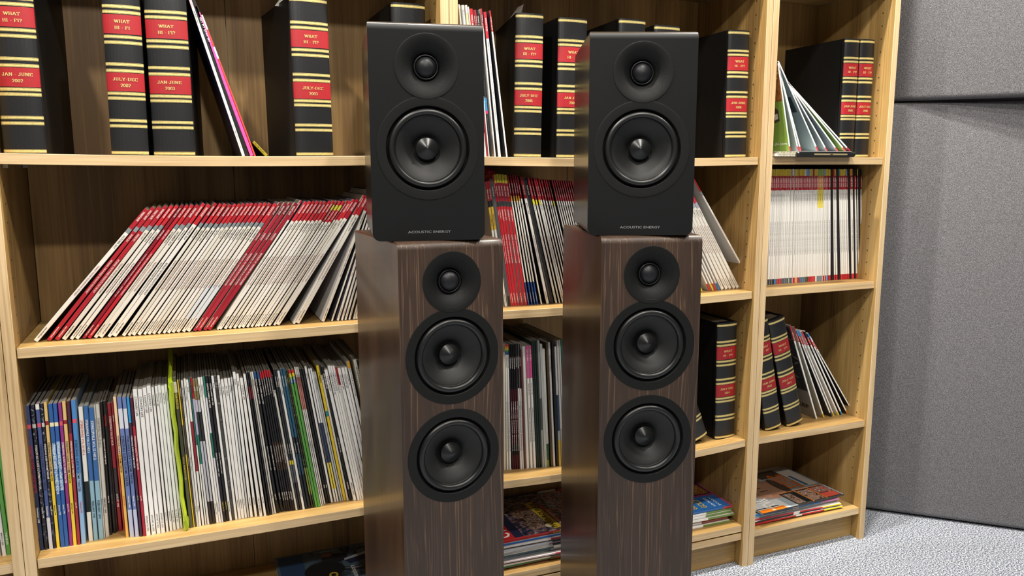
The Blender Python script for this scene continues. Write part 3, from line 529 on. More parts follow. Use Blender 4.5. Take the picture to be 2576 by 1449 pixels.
D2 += ['AWARDS 2015']*4+['JANUARY 2016']*5+['FEBRUARY 2016']*4+['MARCH 2016']*3+['APRIL 2016']*2+['MAY 2016', 'JULY 2016', 'JULY 2016', 'SEPTEMBER 2016']+['OCTOBER 2016']*8
REDS = ['B01F2E', 'C8222E', 'C92A2F', 'B5242B', 'B31F2C', 'D02833', 'A3202E', 'B8283A']
for i, row in enumerate(ROW_L2):
    row = row[:4]+(row[4]*.88, row[5])
    red = REDS[(i*5+i//3) % 8]; date = D2[i]; W_ = ['EFEAE0', 'E9E4D8', 'ECE6DA', 'F1ECE4', 'E4DED0'][(i*3) % 5]
    title = (WHF, 'w', .022, .070, .52); bt = (URL, 'k', .90, .078, .40); mid = (MOST, 'm', .435, .225, .34); dy = i+1
    sub = ('SOUND AND VISION', 'w', .03, .058, .16)
    if date in ('AWARDS 2013', 'AWARDS 2015'):
        red = 'B3202D' if date[-1] == '3' else ['9E1B2E', 'A31C30', 'A8202F', 'B0243A'][i % 4]
        bands = [(.815, .849, '8D9396')] if date[-1] == '3' else [(.90, 1, '8A1A2C')]
        txt = [title, (date, 'w', .205 if date[-1] == '3' else .24, .055, .46), ('WE REVEAL THE 99 FINEST PRODUCTS YOU CAN BUY' if date[-1] == '3' else 'REVEALED: 101 WINNERS IN 26 CATEGORIES', 'w', .40, .25, .42), (URL, 'w', .90, .078, .40)]
        lab = 'red magazine with a grey band and worn spine, low in the slanted row' if date[-1] == '3' else 'crimson magazine, one of four all-red spines together in the slanted row'
        magazine(row, red, bands, txt, lab, GL2, W_); continue
    if i in (6, 7):
        magazine(row, '8E1A28' if i == 6 else 'C4202F', [], [title, (date, 'w', .19, .07, .42), ('... THE IDEAL RECIPE FOR MAKING CAPABILITY ... FIRST TEST p22' if i == 6 else '... YOU LL NEED TO EMPLOY SOME HAND GYMNASTICS WHEN USING THE REMOTE ...', 'w', .36, .33, .36), (URL, 'w', .90, .078, .40)],
                 ('dark red' if i == 6 else 'bright red')+' spined magazine dated '+date.title()+' in the slanted row', GL2, '3A4468'); continue
    if i < 26 and i != 11:
        bands = [(.849, 1, red), (.815, .849, '8A9194')]; look = 'white magazine with red top and grey band'
        ft = .205
    else:
        bands = [(.845, 1, red)]; look = 'white magazine with plain red top'; ft = .175
    if i in (39, 40, 41):
        bands = [(.965, 1, red), (.925, .965, 'D8CE2E'), (.83, .925, red)]; look = 'white magazine with red top and yellow tag'; title = (WHF, 'w', .085, .066, .46); ft = .19
    if i in (25, 24, 23): bands = bands+[(.10, .36, 'DDE2E6')]
    if i in (10, 11): mid = ('REVEALED: THE 99 BEST PRODUCTS YOU CAN BUY', 'k', .45, .24, .40)
    side = 'EDEAE4' if i in (30, 46, 48) else ('3E3F46' if i % 4 == 1 else '8E8A9A' if i % 3 else 'A9A49A')  # most cover sides toned dark to paint contact shade between the spines
    magazine(row, W_, bands, [title, sub, (date, 'k', ft, fit_len(date, row[4]*.4)/row[5], .40), mid, bt], look+', spine dated '+date.title(), GL2, side)

# ---- packed mixed row under the slanted one
GL3 = 'magazines packed upright under the slanted row'
SG = 'STEREOPHILE GUIDE TO HOME THEATER'; SP = 'STEREOPHILE'
S3 = [('navy', '23304F', [(.64, 1, '3F4A7A')], SG, 'r', 'November 1998', 'w'), ('black starry', '@star', [], SG, 'w', 'September 1998', 'w'), ('slate blue', '46568A', [(0, .22, 'C9CBD8'), (.965, 1, 'E8E6E2')], SG, 'k', 'December 1998', 'w'), ('black starry', '@star', [], SG, 'w', 'September 1998', 'w'),
 ('yellow', 'E8C93E', [(.5, 1, 'DDBB7A')], SG, 'k', 'July/August 1998', 'k'), ('bright blue', '2D5CA0', [(.40, .72, '@splash')], SG, 'w', 'January 1998', 'w'), ('bright blue', '2D5CA0', [(.40, .74, '@splash')], SG, 'w', 'January 1998', 'w'), ('purple', '8C2F7C', [], SG, 'w', 'January 1999', 'w'),
 ('yellow', 'E8C93E', [(.5, 1, 'DDBB7A')], SG, 'k', 'July/August 1998', 'k'), ('maroon', '9C2F3A', [(.78, 1, '4A2438')], SG, 'w', 'June 1998', 'w'), ('sky blue', '8FB4DA', [(.5, 1, '4A86C6')], SG, 'k', 'February 1999', 'r')]
for d_, v in (('white and black', '18 NO.6'), ('steel blue', '22 NO.2'), ('steel blue', '22 NO.2'), ('pale grey', '22 NO.6'), ('pale grey', '23 NO.2')):
    base = {'white and black': 'E4E0D6', 'steel blue': '8DB3C6', 'pale grey': 'C4C1B8'}[d_]
    bands = {'white and black': [(.22, .45, '17181A')], 'steel blue': [(.45, 1, '3563A0')], 'pale grey': []}[d_]
    S3.append((d_, base, bands, SP+' VOL.'+v, 'r' if d_[0] == 'w' else ('w' if d_[0] == 's' else 'g'), 'JUNE 1995' if d_[0] == 'w' else 'FEBRUARY 1999', 'k'))
S3 += [('black', '1A191B', [], SG, 'w', 'SPRING 1996', 'w'), ('black', '1A191B', [], SP, 'r', 'MARCH 1999', 'g'), ('brown', '3A2B28', [], SP, 'g', 'MARCH 1999', 'g'), ('deep red', '8F2430', [(.25, .5, '3A3038')], SP+' VOL.21 NO.8', 'w', 'AUGUST 1998', 'w'), ('orange red', 'B5473A', [(.5, 1, '9A3540')], SP, 'w', 'DECEMBER 1998', 'k'),
 ('peach and gold', 'E9B65A', [(.6, 1, 'F0CBA4')], SG, 'k', 'March/April 1999', 'o'), ('lavender blue', '6A7DB2', [(.78, .92, 'D6D9E4'), (0, .2, 'B9C0DC')], SG, 'k', 'February 1998', 'w'), ('lavender blue', '6A7DB2', [(.78, .92, 'D6D9E4'), (0, .2, 'B9C0DC')], SG, 'k', 'February 1998', 'w'), ('cyan-topped plum', '3F2740', [(.82, 1, '2E93CF')], SG, 'w', 'May 1998', 'n'), ('plum-topped crimson', 'A52436', [(.8, 1, '4C1E30')], SG, 'w', 'June 1998', 'w')]
for k in range(6): S3.append(('glossy white', 'EDEBE8', [], 'COUNTRY LIFE', 'k', 'JANUARY 26, 2022', 'g'))
for k in range(3): S3.append(('white', 'E6E6E4', [], 'H&G JUNE 2022', 'g', 'No 13 VOL 193', 'g'))
WT = ('white', 'E9E7E3', [])
S3 += [None, ('grey plastic-wrapped', '54553E', [(.9, .97, 'C9C6BE'), (.35, .8, '3E4032')], 'TOTAL FILM ISSUE 322', 'y', '', 'g'), ('yellow-striped', 'D6B92A', [(.5, .7, '6A6652')], '', 'k', '', 'k'), ('brown', '4A3B34', [], 'the best of the rest', 'w', '', 'w'),
 ('pale grey', 'CFCDC8', [(.55, .75, 'E8E6DE')], 'BRIT BUILD DESIGN', 'g', 'homebuilding', 'g'), WT+('Total 911 The Porsche Magazine', 'k', 'ISSUE 218', 'k'), ('white and red', 'E6E3DE', [(.38, .72, '8E1F2C')], 'Record', 'k', '', 'k'), ('white', 'E9E7E3', [(.55, 1, '2F6B60')], 'COMPUTER MUSIC ISSUE 306 APRIL 2022', 'k', '', 'k'),
 ('teal-banded', 'D7D9D6', [(.42, .62, '24705F'), (.86, 1, '9B1F2B'), (.62, .86, 'B4AEC8')], 'LA BOHEME', 'k', '', 'k')]
for k in range(2): S3.append(('olive-headed', 'B9B8C0', [(.86, 1, '7E7048'), (.58, .78, '2A2A2C'), (0, .16, '2E2524')], 'ROCK', 'w', '', 'w'))
S3 += [WT+('1966 INCH 0-7-2', 'k', 'www.kreate.com', 'k')]*2+[('teal-topped', 'D4D4DC', [(.86, 1, '2F7A6C'), (.45, .62, '1F6A5A')], '', 'k', '', 'k')]
for k in range(2): S3.append(('black', '17171A', [(.44, .62, 'D9D6CF')] if 0 else [], 'DIGITAL CAMERA MAY 2022', 'w', 'Cogelsen 99c 112', 'y'))
S3 += [WT+('Kreate', 'k', 'www.kreate.com', 'k'), ('grey photo', '@mono', [], '', 'k', '', 'k'), WT+('1966 INCH 0-7-2', 'k', '', 'k')]+[WT+('GO WILD', 'k', 'pulseprint.com', 'k')]*3+[('pale grey', 'C6C8C6', [], 'INTERIORS', 'k', '', 'k')]+[WT+('Kreate', 'k', 'pulseprint.com', 'k')]*2
S3 += [WT+('COUNTRY LIFE', 'k', 'THE ECONOMICS', 'g'), WT+('Total 911 The Porsche Magazine', 'k', 'ISSUE 219', 'g')]
S3 += [('black', '1C1A1C', [(.82, .9, '6B1F28')], 'ISSUE', 'g', '', 'g')]*2+[('pale grey', 'B9B7B2', [], 'GUITAR WORLD', 'k', '', 'k'), ('cream', 'D9D6CC', [], 'GARDENERS', 'm', 'BRITISH', 'g')]
S3 += [('blue-headed black', '16171B', [(.95, 1, '2B4E78')], 'DIGITAL CAMERA MARCH 2022', 'w', 'Cogelsen 99c', 'w')]*2
for k in range(5): S3.append(('red-headed black', '18161A', [(.95, 1, 'B4202B'), (.3, .5, '3A2A20')], 'COMPUTER SHOPPER JANUARY 2022', 'w', 'MAKE IT NOW', 'w'))
S3 += [('cream', 'D8D5CC', [(.9, 1, '24252A')], 'create ISSUE 284', 'k', '', 'k')]+[('charcoal', '2B2C30', [(.33, .36, 'D8C62E'), (.2, .33, '55585E')], 'Guitarist ISSUE 429', 'w', '', 'w')]*2+[WT+('Total 911 The Porsche Magazine', 'k', 'ISSUE 219', 'k')]
S3 += [('petrol blue', '2C5872', [(0, .52, '1B2026'), (.25, .4, '31485A')], 'Digital Photographer', 'w', '', 'w')]*2+[('dark tartan', '@tartan', [(.1, .3, '7E8E44')], 'photo plus', 'y', '', 'y')]*2
S3 += [('rainbow-headed green', '5C9E48', [(.975, 1, 'C8332C'), (.95, .975, 'E2C72E'), (.93, .95, '3F8A4C'), (.905, .93, '2C4E98')], 'TENNIS', 'w', '', 'w')]*2
S3 += [('red-printed white', 'E2DFDA', [(.70, .93, 'C9857C')], 'THE ALPHABET OF GUITAR', 'k', 'PLANET', 'r')]*3+[('black', '1B1B1D', [], 'PHOTO PLUS', 'g', 'ISSUE', 'w')]*2+[WT+('1966 INCH', 'k', '', 'k')]
S3 += [('photo-footed white', 'E6E6E4', [(.1, .3, 'E4D24A'), (.3, .6, '2B3654')], '', 'k', '', 'k')]*2+[('silver', 'B9BBB8', [], 'COUNTRY HOMES', 'g', '', 'g')]*2+[('mustard yellow', 'D9BC2C', [(.63, .67, '2E7F86')], 'AA MEMBERS', 'k', '', 'k')]
S3 += [('black-headed cream', 'D6D2C8', [(.93, 1, '1A1A1C')], 'TENNIS 2022', 'k', '', 'k'), ('black', '17171A', [], 'APRIL 2022 ISSUE 208 . . . .', 'w', 'MAGAZINE', 'w'), WT+('COUNTRY LIFE', 'k', 'MARCH 9 2022', 'g')]+[WT+('COMPUTER MUSIC ISSUE 306', 'k', '', 'k')]*3
S3 += [('red-headed grey', 'C9C6C2', [(.87, 1, '9A1F28')], 'MARCH/APRIL', 'k', '', 'k')]+[WT+('COUNTRY LIFE', 'k', 'JANUARY', 'g')]*3+[('gold-tipped white', 'E9E7E3', [(.95, 1, 'C7952B')], 'NEW HOUSE & NEW COTTAGE', 'k', '', 'k'), ('cream', 'D8D2BE', [], 'VE IS ANSWERED', 'k', '', 'k'), ('black', '1B1B1D', [], '', 'k', '', 'k'), ('cream', 'D8D2BE', [], '', 'k', '', 'k')]
PAGES_SHADE = plain('8E8A82', .85, .2, 0, .15, 250)  # greyed pages: the shade over the page tops is put into the colour
for i, row in enumerate(ROW_L3):
    s = S3[i] if i < len(S3) else WT+('', 'k', '', 'k')
    if s is None: LIME = row; continue
    d_, base, bands, t1, k1, t2, k2 = s
    tx = []
    old = i < 26
    if t1:
        L = fit_len(t1, row[4]*.55)/row[5]
        tx.append((t1, k1, (.27 if t1 == SG else (.1 if old else .05)), min(L, .36 if old else .30), .55 if old else .5))
        if not old and len(t1) > 14 and d_ != 'white': tx.append((t1, k1, .52, min(L, .3), .36))
    if t2:
        L = fit_len(t2, row[4]*.5)/row[5]; tx.append((t2, k2, .70 if old else .86, min(L, .14), .5))
    if i < 11: bands = bands+[(.845, .872, ['D8546A', 'BFC9C4', 'D8546A', 'BFC9C4', '8E2030', 'E9E2C0', 'E9E2C0', 'D8546A', '8E2030', '1C3A5C', 'D8546A'][i])]
    worn = 'glossy' in d_
    near = []
    for st in (-1, 1):
        j = i+st
        while 0 <= j < len(S3) and S3[j] and S3[j][0] == d_: j += st
        near.append('the oak side' if j < 0 else 'the walnut tower' if j >= len(S3) else 'lime bag' if S3[j] is None else S3[j][0])
    magazine(row, base, bands, tx, d_+' spined magazine standing between '+near[0]+' and '+near[1]+' spines', GL3, None, pages=PAGES_SHADE)
# lime postal bag standing in that row
x, y, z, lean, t, h = LIME
LIMEM = plain('C3DC2E', .3, .5, 0, .12, 40, .3); LIMED = plain('8FA61E', .35, .5, 0, .12, 40, .3)
t_ = thing('lime_mailing_bag', 'lime green plastic mailing bag standing among the mixed magazines', 'bag', T((x, y-.004, z+.0003)) @ RY(lean))
m = MB(); n = 9; rings = []
for k in range(n+1):
    f = k/n; wob = .0012*math.sin(k*2.3); xw = t*(1+.25*math.sin(k*1.7)*(f > .85))
    rings.append([(0+wob, .004, h*.985*f), (xw*.5+wob, -.004*(1-f*.5), h*.985*f), (xw+wob, .006, h*.985*f), (xw+wob, .2, h*(.98*f+.11*f*f)), (wob, .2, h*(.98*f+.11*f*f))])
m.loft(rings); m.build('bag_body', LIMEM, t_)
m = MB(); m.poly([(t*.45, -.0042, 0), (t*1.35, -.001, .006), (t*1.5, .012, .022), (t*.9, .002, .03), (t*.5, -.004, .03)]); m.poly([(t*.45, -.0045, 0), (t*.2, -.003, .02), (t*.8, -.0045, .02), (t*1.35, -.0015, .006)]); m.build('folded_corner', LIMED, t_)
m = MB(); m.poly([(0, .0, h*.96), (t*.6, -.004, h*.93), (t, .004, h*.99), (t*1.2, .03, h*1.06), (t*.7, .05, h*1.09), (t*.1, .02, h*1.0)]); m.build('torn_flap', LIMEM, t_)
# neighbouring bookcase: spines just showing past its side panel
for k, (c, lab) in enumerate((('E6E4E0', 'white'), ('5C9E48', 'green'), ('5C9E48', 'green'))):
    magazine((.5935+.0072*k, .045, .331, -1.5, .0062, .297), c, [], [('MARCH 19 2022' if k == 0 else 'TENNIS', 'k' if k == 0 else 'w', .85, .08, .45)], lab+' spined magazine beyond the left bookcase side panel', 'magazines in the neighbouring bookcase')
magazine((.583, .045, .331, -1.5, .008, .297), 'D9D5CC', [], [], 'cream spined magazine beyond the left bookcase side panel', 'magazines in the neighbouring bookcase')

# ---- middle bookcase, red-topped leaning row
GM2 = 'red-topped magazines leaning behind the towers'
for i, row in enumerate(ROW_M2):
    side = 'C9C7C4'
    if i < 2: a = ('D8D4CA', [(.85, 1, 'A0202C'), (.80, .85, '151515'), (.62, .80, 'C4A02E')], 'white magazine with red, black and mustard top beside a black speaker', 'DECEMBER 2016', 'k')
    elif i == 2: a = ('55565A', [(0, .08, '2A2823')], 'grey spined magazine beside the all-red leaning spines', 'CAMRA UK', 'w'); side = 'D9D3C8'
    elif i < 9: a = ('C4232F', ([(.937, 1, 'CFC437')] if i > 3 else [])+[(.80, .937, 'A81F33'), (.762, .80, '343838')], 'red magazine with yellow tip and black band, leaning behind a tower', 'AWARDS 2017', 'w')
    elif i < 13: a = ('EFECE2', [(.845, 1, '96202F'), (.805, .845, 'E0A33C'), (0, .18, '2F55A0')], 'white magazine with blue foot and orange band, leaning behind a tower', 'JANUARY 2018', 'k'); side = '2A2B2E'
    elif i == 15: a = ('26272B', [], 'black photo magazine leaning among the red-topped ones', '', 'k')
    else:
        red = 'A31E2B' if i in (13, 14, 17, 24) else 'D4505A' if i > 24 else 'C5303C'
        a = ('F1EEE8', [(.835, 1, red)], 'white magazine with red top leaning between the two towers', 'MARCH 2018', 'k'); side = '1D1E20'
        if i in (16, 17, 18, 24): a = (a[0], a[1]+[(.795, .835, 'E3D63C')], 'white magazine with red top and yellow band leaning between the towers', 'APRIL 2018', 'k')
    base, bands, lab, date, ink = a
    tx = [(WHF, 'w', .085 if 3 < i < 9 else .06, .075, .5)]
    if date: tx.append((date, ink, .26 if i < 9 else .2, min(.09, fit_len(date, row[4]*.5)/row[5]), .42))
    tx += [(MOST, 'w' if 2 < i < 9 else 'm', .45, .22, .34), (URL, 'w' if 2 < i < 13 else 'k', .90, .075, .4)]
    if i in (2, 15): tx = tx[:1]
    magazine(row, base, bands, tx, lab, GM2, side)
# red plastic pouch crumpled on top of them
def crumple(name, cx, cy, cz, sx, sy, sz, mat, label, cat, seed, sub=2):
    rnd = random.Random(seed); rings = []
    for i in range(7):
        v = -1+2*i/6; rr = math.sqrt(max(.02, 1-v*v*.9)); ring = []
        for j in range(12):
            a = 2*math.pi*j/12; q = rr*(1+rnd.uniform(-.28, .28))
            ring.append((cx+sx*q*math.cos(a), cy+sy*q*math.sin(a), cz+sz*(v+rnd.uniform(-.12, .12))))
        rings.append(ring)
    m = MB(); m.loft(rings); return tag(m.build(name, mat), label, cat)
crumple('red_pouch', 1.549, .085, 1.003, .016, .026, .018, plain('8E1A22', .3, .5, 0, .2, 60, .4), 'crumpled red plastic pouch on top of the leaning magazines', 'pouch', 4)
# right of the towers: steeply leaning row
GR = 'steeply leaning magazines beside the narrow bookcase'
C2 = [('EDEAE4', 'white magazine with grey band resting on top of the steep row', 'red-grey'), ('EAE5DA', 0, 0), ('EAE5DA', 0, 0), ('EAE5DA', 0, 0), ('EAE5DA', 0, 0), ('EAE5DA', 0, 0), ('E8E6E2', '2F7FC0', 'white magazine with blue foot in the steep row'), ('E8E6E2', 'C8322E', 'white magazine with red foot in the steep row'), ('E8E6E2', 'E3B72E', 'white magazine with yellow foot in the steep row'), ('E8E6E2', 'C8322E', 'white magazine with red foot in the steep row'), ('17171A', 'E3C32E', 'black magazine with yellow foot in the steep row')]
for i, row in enumerate(ROW_M2r):
    c = C2[i]
    if i == 0: bands = [(.87, 1, 'C23440'), (.83, .87, 'A9ABB4')]; lab = c[1]
    elif i < 6: bands = [(.87, 1, 'C23440'), (.82, .87, 'A9ABB4')]; lab = 'cream magazine with red top and grey band in the steep row by the narrow bookcase'
    else: bands = [(0, .07, c[1])]; lab = c[2]
    tx = [('DECEMBER 2013', 'k', .2, .07, .3), (MOST, 'm', .36, .27, .32), (URL, 'k', .89, .08, .32)] if i < 7 else [('hi-fi', 'k', .3, .05, .3)]
    r = list(row); r[4] = .0078 if 0 < i < 6 else .0045; r[5] = .292
    magazine(tuple(r), c[0], bands, tx, lab, GR, 'D9D6D0', right=True)

# ---- middle bookcase, upright mixed row between the towers
GM3 = 'mixed magazines upright between the towers'
S4 = [('cream', 'D9D2BC', [(.97, 1, 'C9BFA2')])]+[('white with rainbow tip', 'E6E5E1', [(.985, 1, 'C8332C'), (.97, .985, 'E0902E'), (.955, .97, 'D8C83A'), (.94, .955, '3F8A5C'), (.92, .94, '2E5C9C')])]*2
S4 += [('black with maroon foot', '1A1518', [(0, .12, '4A1A26'), (.2, .65, '4A1A26')])]*4+[('black over white', 'E4E2DE', [(.65, 1, '181618')])]*2+[('maroon', '6A2230', [])]+[('broad white', 'E7E5DE', [])]+[('white with pink head', 'ECE9E4', [(.74, 1, 'E0559A')])]*2
S4 += [('dark green', '22302C', [])]*3+[('grey', '9A9C98', [(.3, .55, '4A4C4C')])]+[('pale grey', 'C4C5C4', [])]*2+[('white with green foot', 'D9DBD6', [(0, .06, '8CA04A'), (.06, .2, '2F6B44')])]*2+[('brown card', '5A4A30', []), ('white', 'E9E7E3', []), ('black', '1A1B1D', []), ('white and navy', 'E4E3E0', [(.3, .6, '23446E'), (0, .22, 'DDBF4A'), (.22, .3, 'B9C0C4')]), ('white and green', 'E2E2DE', [(.2, .3, 'B9C0C4'), (0, .2, 'D9C15A')]), ('white', 'E9E7E3', []), ('green', '2F6F5C', [])]
N4T = ['', 'GUITAR TECHNIQUES', 'GUITAR TECHNIQUES', 'COMPUTER SHOPPER', 'COMPUTER SHOPPER', 'COMPUTER SHOPPER', 'COMPUTER SHOPPER', 'COMPUTER SHOPPER', 'COMPUTER SHOPPER', '', '', 'JANUARY 2022 £3.99', 'JANUARY 2022 £3.99']+['']*9+['Total 911 The Porsche Magazine', 'ISSUE 218']+['']*6
for i, row in enumerate(ROW_M3):
    d_, base, bands = S4[i]; tx = []
    if N4T[i]:
        dark = base in ('1A1518',) or i in (7, 8); L = min(.3, fit_len(N4T[i], row[4]*.5)/row[5])
        tx = [(N4T[i], 'w' if dark else 'k', .3 if i in (11, 12) else .1, L, .5)]
        if 1 <= i <= 9: tx.append((N4T[i]+' MAGAZINE', 'w' if 3 <= i <= 6 else 'g', .45, .4, .42))
        if i in (11, 12): tx += [('THE MAGAZINE FOR HOME DECORATORS AND CRAFTERS', 'k', .5, .28, .42), ('LET IT GO', 'w', .03, .09, .5)]
    magazine(row, base, bands, tx, d_+' spined magazine standing between the two towers', GM3, '3A3226' if i == 21 else None, pages=PAGES_SHADE)

# ---- narrow bookcase, upright row of one title
HEADS = 'yyyyyyyyyyy'+'gw'+'yykyyyywbbyyryyhhhbyyykroktyyybo'+'ockybk'+'b'
HC = {'y': 'DCC242', 'g': 'A9A49A', 'w': 'E4E2DC', 'k': '1A1A1C', 'b': '7FA6CC', 'r': '9A2A30', 'h': '9CB25A', 'o': 'D99A3C', 't': '4F8E8C', 'c': '2B6AA8'}
FEET = '3A3F48 3A3F48 30343C 2E86C8 B8262E B8262E B8262E 565E66 565E66 565E66 565E66 565E66 565E66 B8262E E0A02E B8262E B8262E 3F5C88 3F5C88 4E6A7A 3A4A3A 2A2E2A B8262E B8262E C8323A C8323A C8323A EDE9E2 7A8890 7A8890 7A8890 B8262E B8262E 5A9AD0 B8262E 1A1A1C C8323A B8262E 1A1A1C C8323A B8262E B8262E B8262E B8262E 1A1A1C C8323A 1A1A1C C8323A C8323A 1A1A1C C8323A'.split()
FN = {'B8262E': 'red', 'C8323A': 'red', '2E86C8': 'blue', '5A9AD0': 'blue', 'E0A02E': 'orange', 'EDE9E2': 'white', '3F5C88': 'slate blue', '2A2E2A': 'black', '3A4A3A': 'dark green'}
for i, row in enumerate(ROW_N2):
    hd = HEADS[i % len(HEADS)]; black = i in (35, 38, 44, 46, 49)
    base = '1B1C1E' if black else ['EDEAE4', 'E6E3DC', 'F0EDE8', 'E9E6DE'][i % 4]
    yl = i in (28, 29, 30)
    bands = [] if black else [(.9425, 1, HC[hd]), (.82, .9425, 'D98A2E' if yl else ['B42434', 'A82030', 'B82C3A'][i % 3]), (0, .048, FEET[i])]
    if yl: bands.append((.66, .82, 'EBD95A'))
    tx = [] if black else [(WHF, 'w', .072, .085, .72), ('JULY 2009', 'g', .215, .06, .42), ('THE WORLDS BEST HOME ENTERTAINMENT', 'g', .45, .3, .3)]
    lab = 'black spine turned in among the tight red-headed row' if black else ('yellow-headed white magazine with '+FN.get(FEET[i], 'grey')+' foot in the tight upright row' if hd == 'y' else 'white magazine with yellow highlighted spine in the tight upright row' if yl else 'white magazine with red band and '+FN.get(FEET[i], 'grey')+' foot in the tight upright row')
    magazine(row, base, bands, tx, lab, 'tight upright row in the narrow bookcase', '2A2A2C' if i > 33 else None)

# ---- magazines leaning beside the tilted volumes and above
for i, row in enumerate(ROW_N3):
    r = list(row); r[5] = .29
    bands = [(.93, 1, ['B8303A', '9A2A30', '3F86C4', '3F86C4', 'B8303A', '22242A', '3F86C4', 'EDEAE4'][i]), (.84, .93, 'BC2A34'), (0, .045, ['EDEAE4', 'D9B62E', '1A1A1C', 'E0C62E', 'E0C62E', '3F86C4', 'D9822E', 'EDEAE4'][i])]
    m_ = magazine(tuple(r), 'EDEBE6', bands, [(WHF, 'w', .075, .075, .5), ('MARCH 2013', 'k', .2, .06, .4)], 'white magazine with red head leaning beside the tilted volumes' if i else 'magazine with grey photo back cover beside the tilted volumes', 'magazines leaning beside the tilted volumes', ['8C8A86', 'B0AC9A', '2A2B2E', 'D8D6D0', 'D8D6D0', '26272A', '26272A', '2B2C2E'][i],
                  prints=[(.30, .98, .003, .20, '@mono')] if i == 0 else ())
    if i == 0: letter('KEF', INK, m_, Matrix(((0, 0, -1, -.0006), (-.045, 0, 0, .06), (0, .012, 0, .035), (0, 0, 0, 1))), .02)
for i, row in enumerate(ROW_M1):
    a = [('EDEBE4', [(.86, .97, 'D8D6C0')]), ('EDEBE4', [(.88, .97, 'C2C8D2')]), ('EDEBE4', [(.86, .95, 'D8CF8A')]), ('EDEBE4', []), ('E6E0D8', [(.84, 1, 'C22A36')]), ('8E2430', []), ('EDEBE6', [(.84, 1, 'B8222E')]), ('1C1C20', [(.32, .41, '2E8EC8'), (.30, .32, 'D82E7C')]), ('EDEBE6', [(.87, 1, 'C22A36')]), ('ECE9E2', [(.82, 1, 'C22A36'), (.76, .82, 'C9CBC8')]), ('F0EEEA', [(.86, 1, 'C22A36')])][i]
    magazine(row, a[0], a[1], [(WHF, 'w', .04, .09, .5), ('JANUARY 2000', 'k', .2, .06, .36), ('THE BEST BUYS  THE LATEST KIT  THE ESSENTIAL GUIDE', 'g', .32, .5, .3)], ('black magazine with cyan and magenta blocks' if i == 7 else 'maroon magazine' if i == 5 else 'white magazine with red head' if i in (4, 6, 8, 9, 10) else 'white magazine with coloured letters')+' leaning beside the late 2005 volume', 'magazines leaning beside the late 2005 volume', '3A3C44' if i > 8 else None)
# between the 2003 volumes
for row, base, bands, tx, lab, side in (
    ((1.0396, .035, 1.0444, -15.6, .0052, .300), 'F2F0EC', [(.9, 1, 'E6C8D0')], [('PHILIPS 2003', 'k', .12, .07, .4), ('www.digitalphoto.co.uk', 'k', .8, .15, .4)], 'white-spined magazine with midnight blue cover leaning on a bound volume', '1E1A46'),
    ((1.0452, .035, 1.0444, -15.9, .0070, .290), '141414', [], [], 'black magazine filling the dark gap behind the pink spine', '141414'),  # black spine put in for the dark gap beside the pink one
    ((1.0538, .035, 1.0444, -17.3, .0062, .276), 'CF4E9E', [(.96, 1, '1A1A1A')], [('GET FIT STAY FIT', 'w', .07, .16, .5)], 'hot pink spined magazine leaning on the other thin ones', '2A2038'),
    ((1.0610, .035, 1.0444, -17.6, .0032, .262), 'C8423A', [(.70, .78, 'EDEBE6'), (.9, 1, 'E9C8C8')], [], 'thin red spined magazine leaning on the pink one', '6A4A5A'),
    ((1.0860, .085, 1.0444, -42.0, .0060, .085), '3A3A30', [(0, .42, 'B9A828')], [('TO BE FILED', 'k', .62, .3, .4)], 'small dark booklet with yellow foot behind the pink magazine', '4A4A38')):
    magazine(row, base, bands, tx, lab, 'thin magazines leaning between the 2003 volumes', side)

# ---- fanned booklets on a tablet in the narrow bookcase
CV = ['7E9C44', '8E9A9A', '8E9A9A', '7E9094', '7E8C90', '7C8A92', '7E9E50', '8A949A']
for i, row in enumerate(ROW_N1):
    r = list(row); r[5] = min(r[5], .262)
    m_ = magazine(tuple(r), 'F2F0EC', [(0, .055, 'C4303A')], [], ('white-edged booklet with green cover standing steepest in the fan' if i == 0 else 'white-edged booklet with green cover lying low in the fan' if i == 6 else 'white-edged booklet fanned out on the tablet'), 'booklets fanned out on the tablet', CV[i], name='booklet', prints=[(.45, .62, .01, .12, '2E3A40')] if 0 < i < 6 else [(.58, 1, .001, .2, '@meat')] if i == 0 else ())
    if i == 0:
        letter('uk.jbl.com', INKW, m_, Matrix(((0, 0, -1, -.0005), (-.06, 0, 0, .066), (0, .009, 0, .018), (0, 0, 0, 1))))
        q = MB(); q.poly([(-.0006, .02, .075), (-.0006, .042, .070), (-.0006, .042, .095), (-.0006, .02, .1)]); q.poly([(-.0007, .02, .1), (-.0007, .042, .095), (-.0007, .05, .1), (-.0007, .028, .106)]); q.build('cover_print', paper('4A4038'), m_)
        q = MB(); q.poly([(-.0008, .024, .08), (-.0008, .036, .077), (-.0008, .036, .09), (-.0008, .024, .093)]); q.build('cover_print', paper('D8D2C8'), m_)
def slab(w, d, h, r, n=6):
    m = MB(); pts = []
    for cx, cy, a0 in ((w-r, r, 270), (w-r, d-r, 0), (r, d-r, 90), (r, r, 180)):
        for i in range(n+1): pts.append((cx+r*math.cos(R(a0+90*i/n)), cy+r*math.sin(R(a0+90*i/n))))
    e = h*.3
    def ins(k): return [((x-w/2)*(1-k/w*2)+w/2, (y-d/2)*(1-k/d*2)+d/2) for x, y in pts]
    m.loft([[(x, y, z) for x, y in ins(k)] for k, z in ((e*.7, 0), (0, e), (0, h-e), (e*.7, h))]); return m
t_ = thing('tablet', 'tablet computer in a black case under the fanned booklets', 'tablet', T((2.3128, -.015, 1.0478)))
slab(0.1859, .20, .0130, .006).build('case', plain('17181A', .35, .5, 0, .04, 80), t_)
m = MB(); m.box(.05, .155, -.0006, .002, .0045, .0080); m.build('edge_trim', plain('C9B98A', .3, .5, .6, 0), t_)
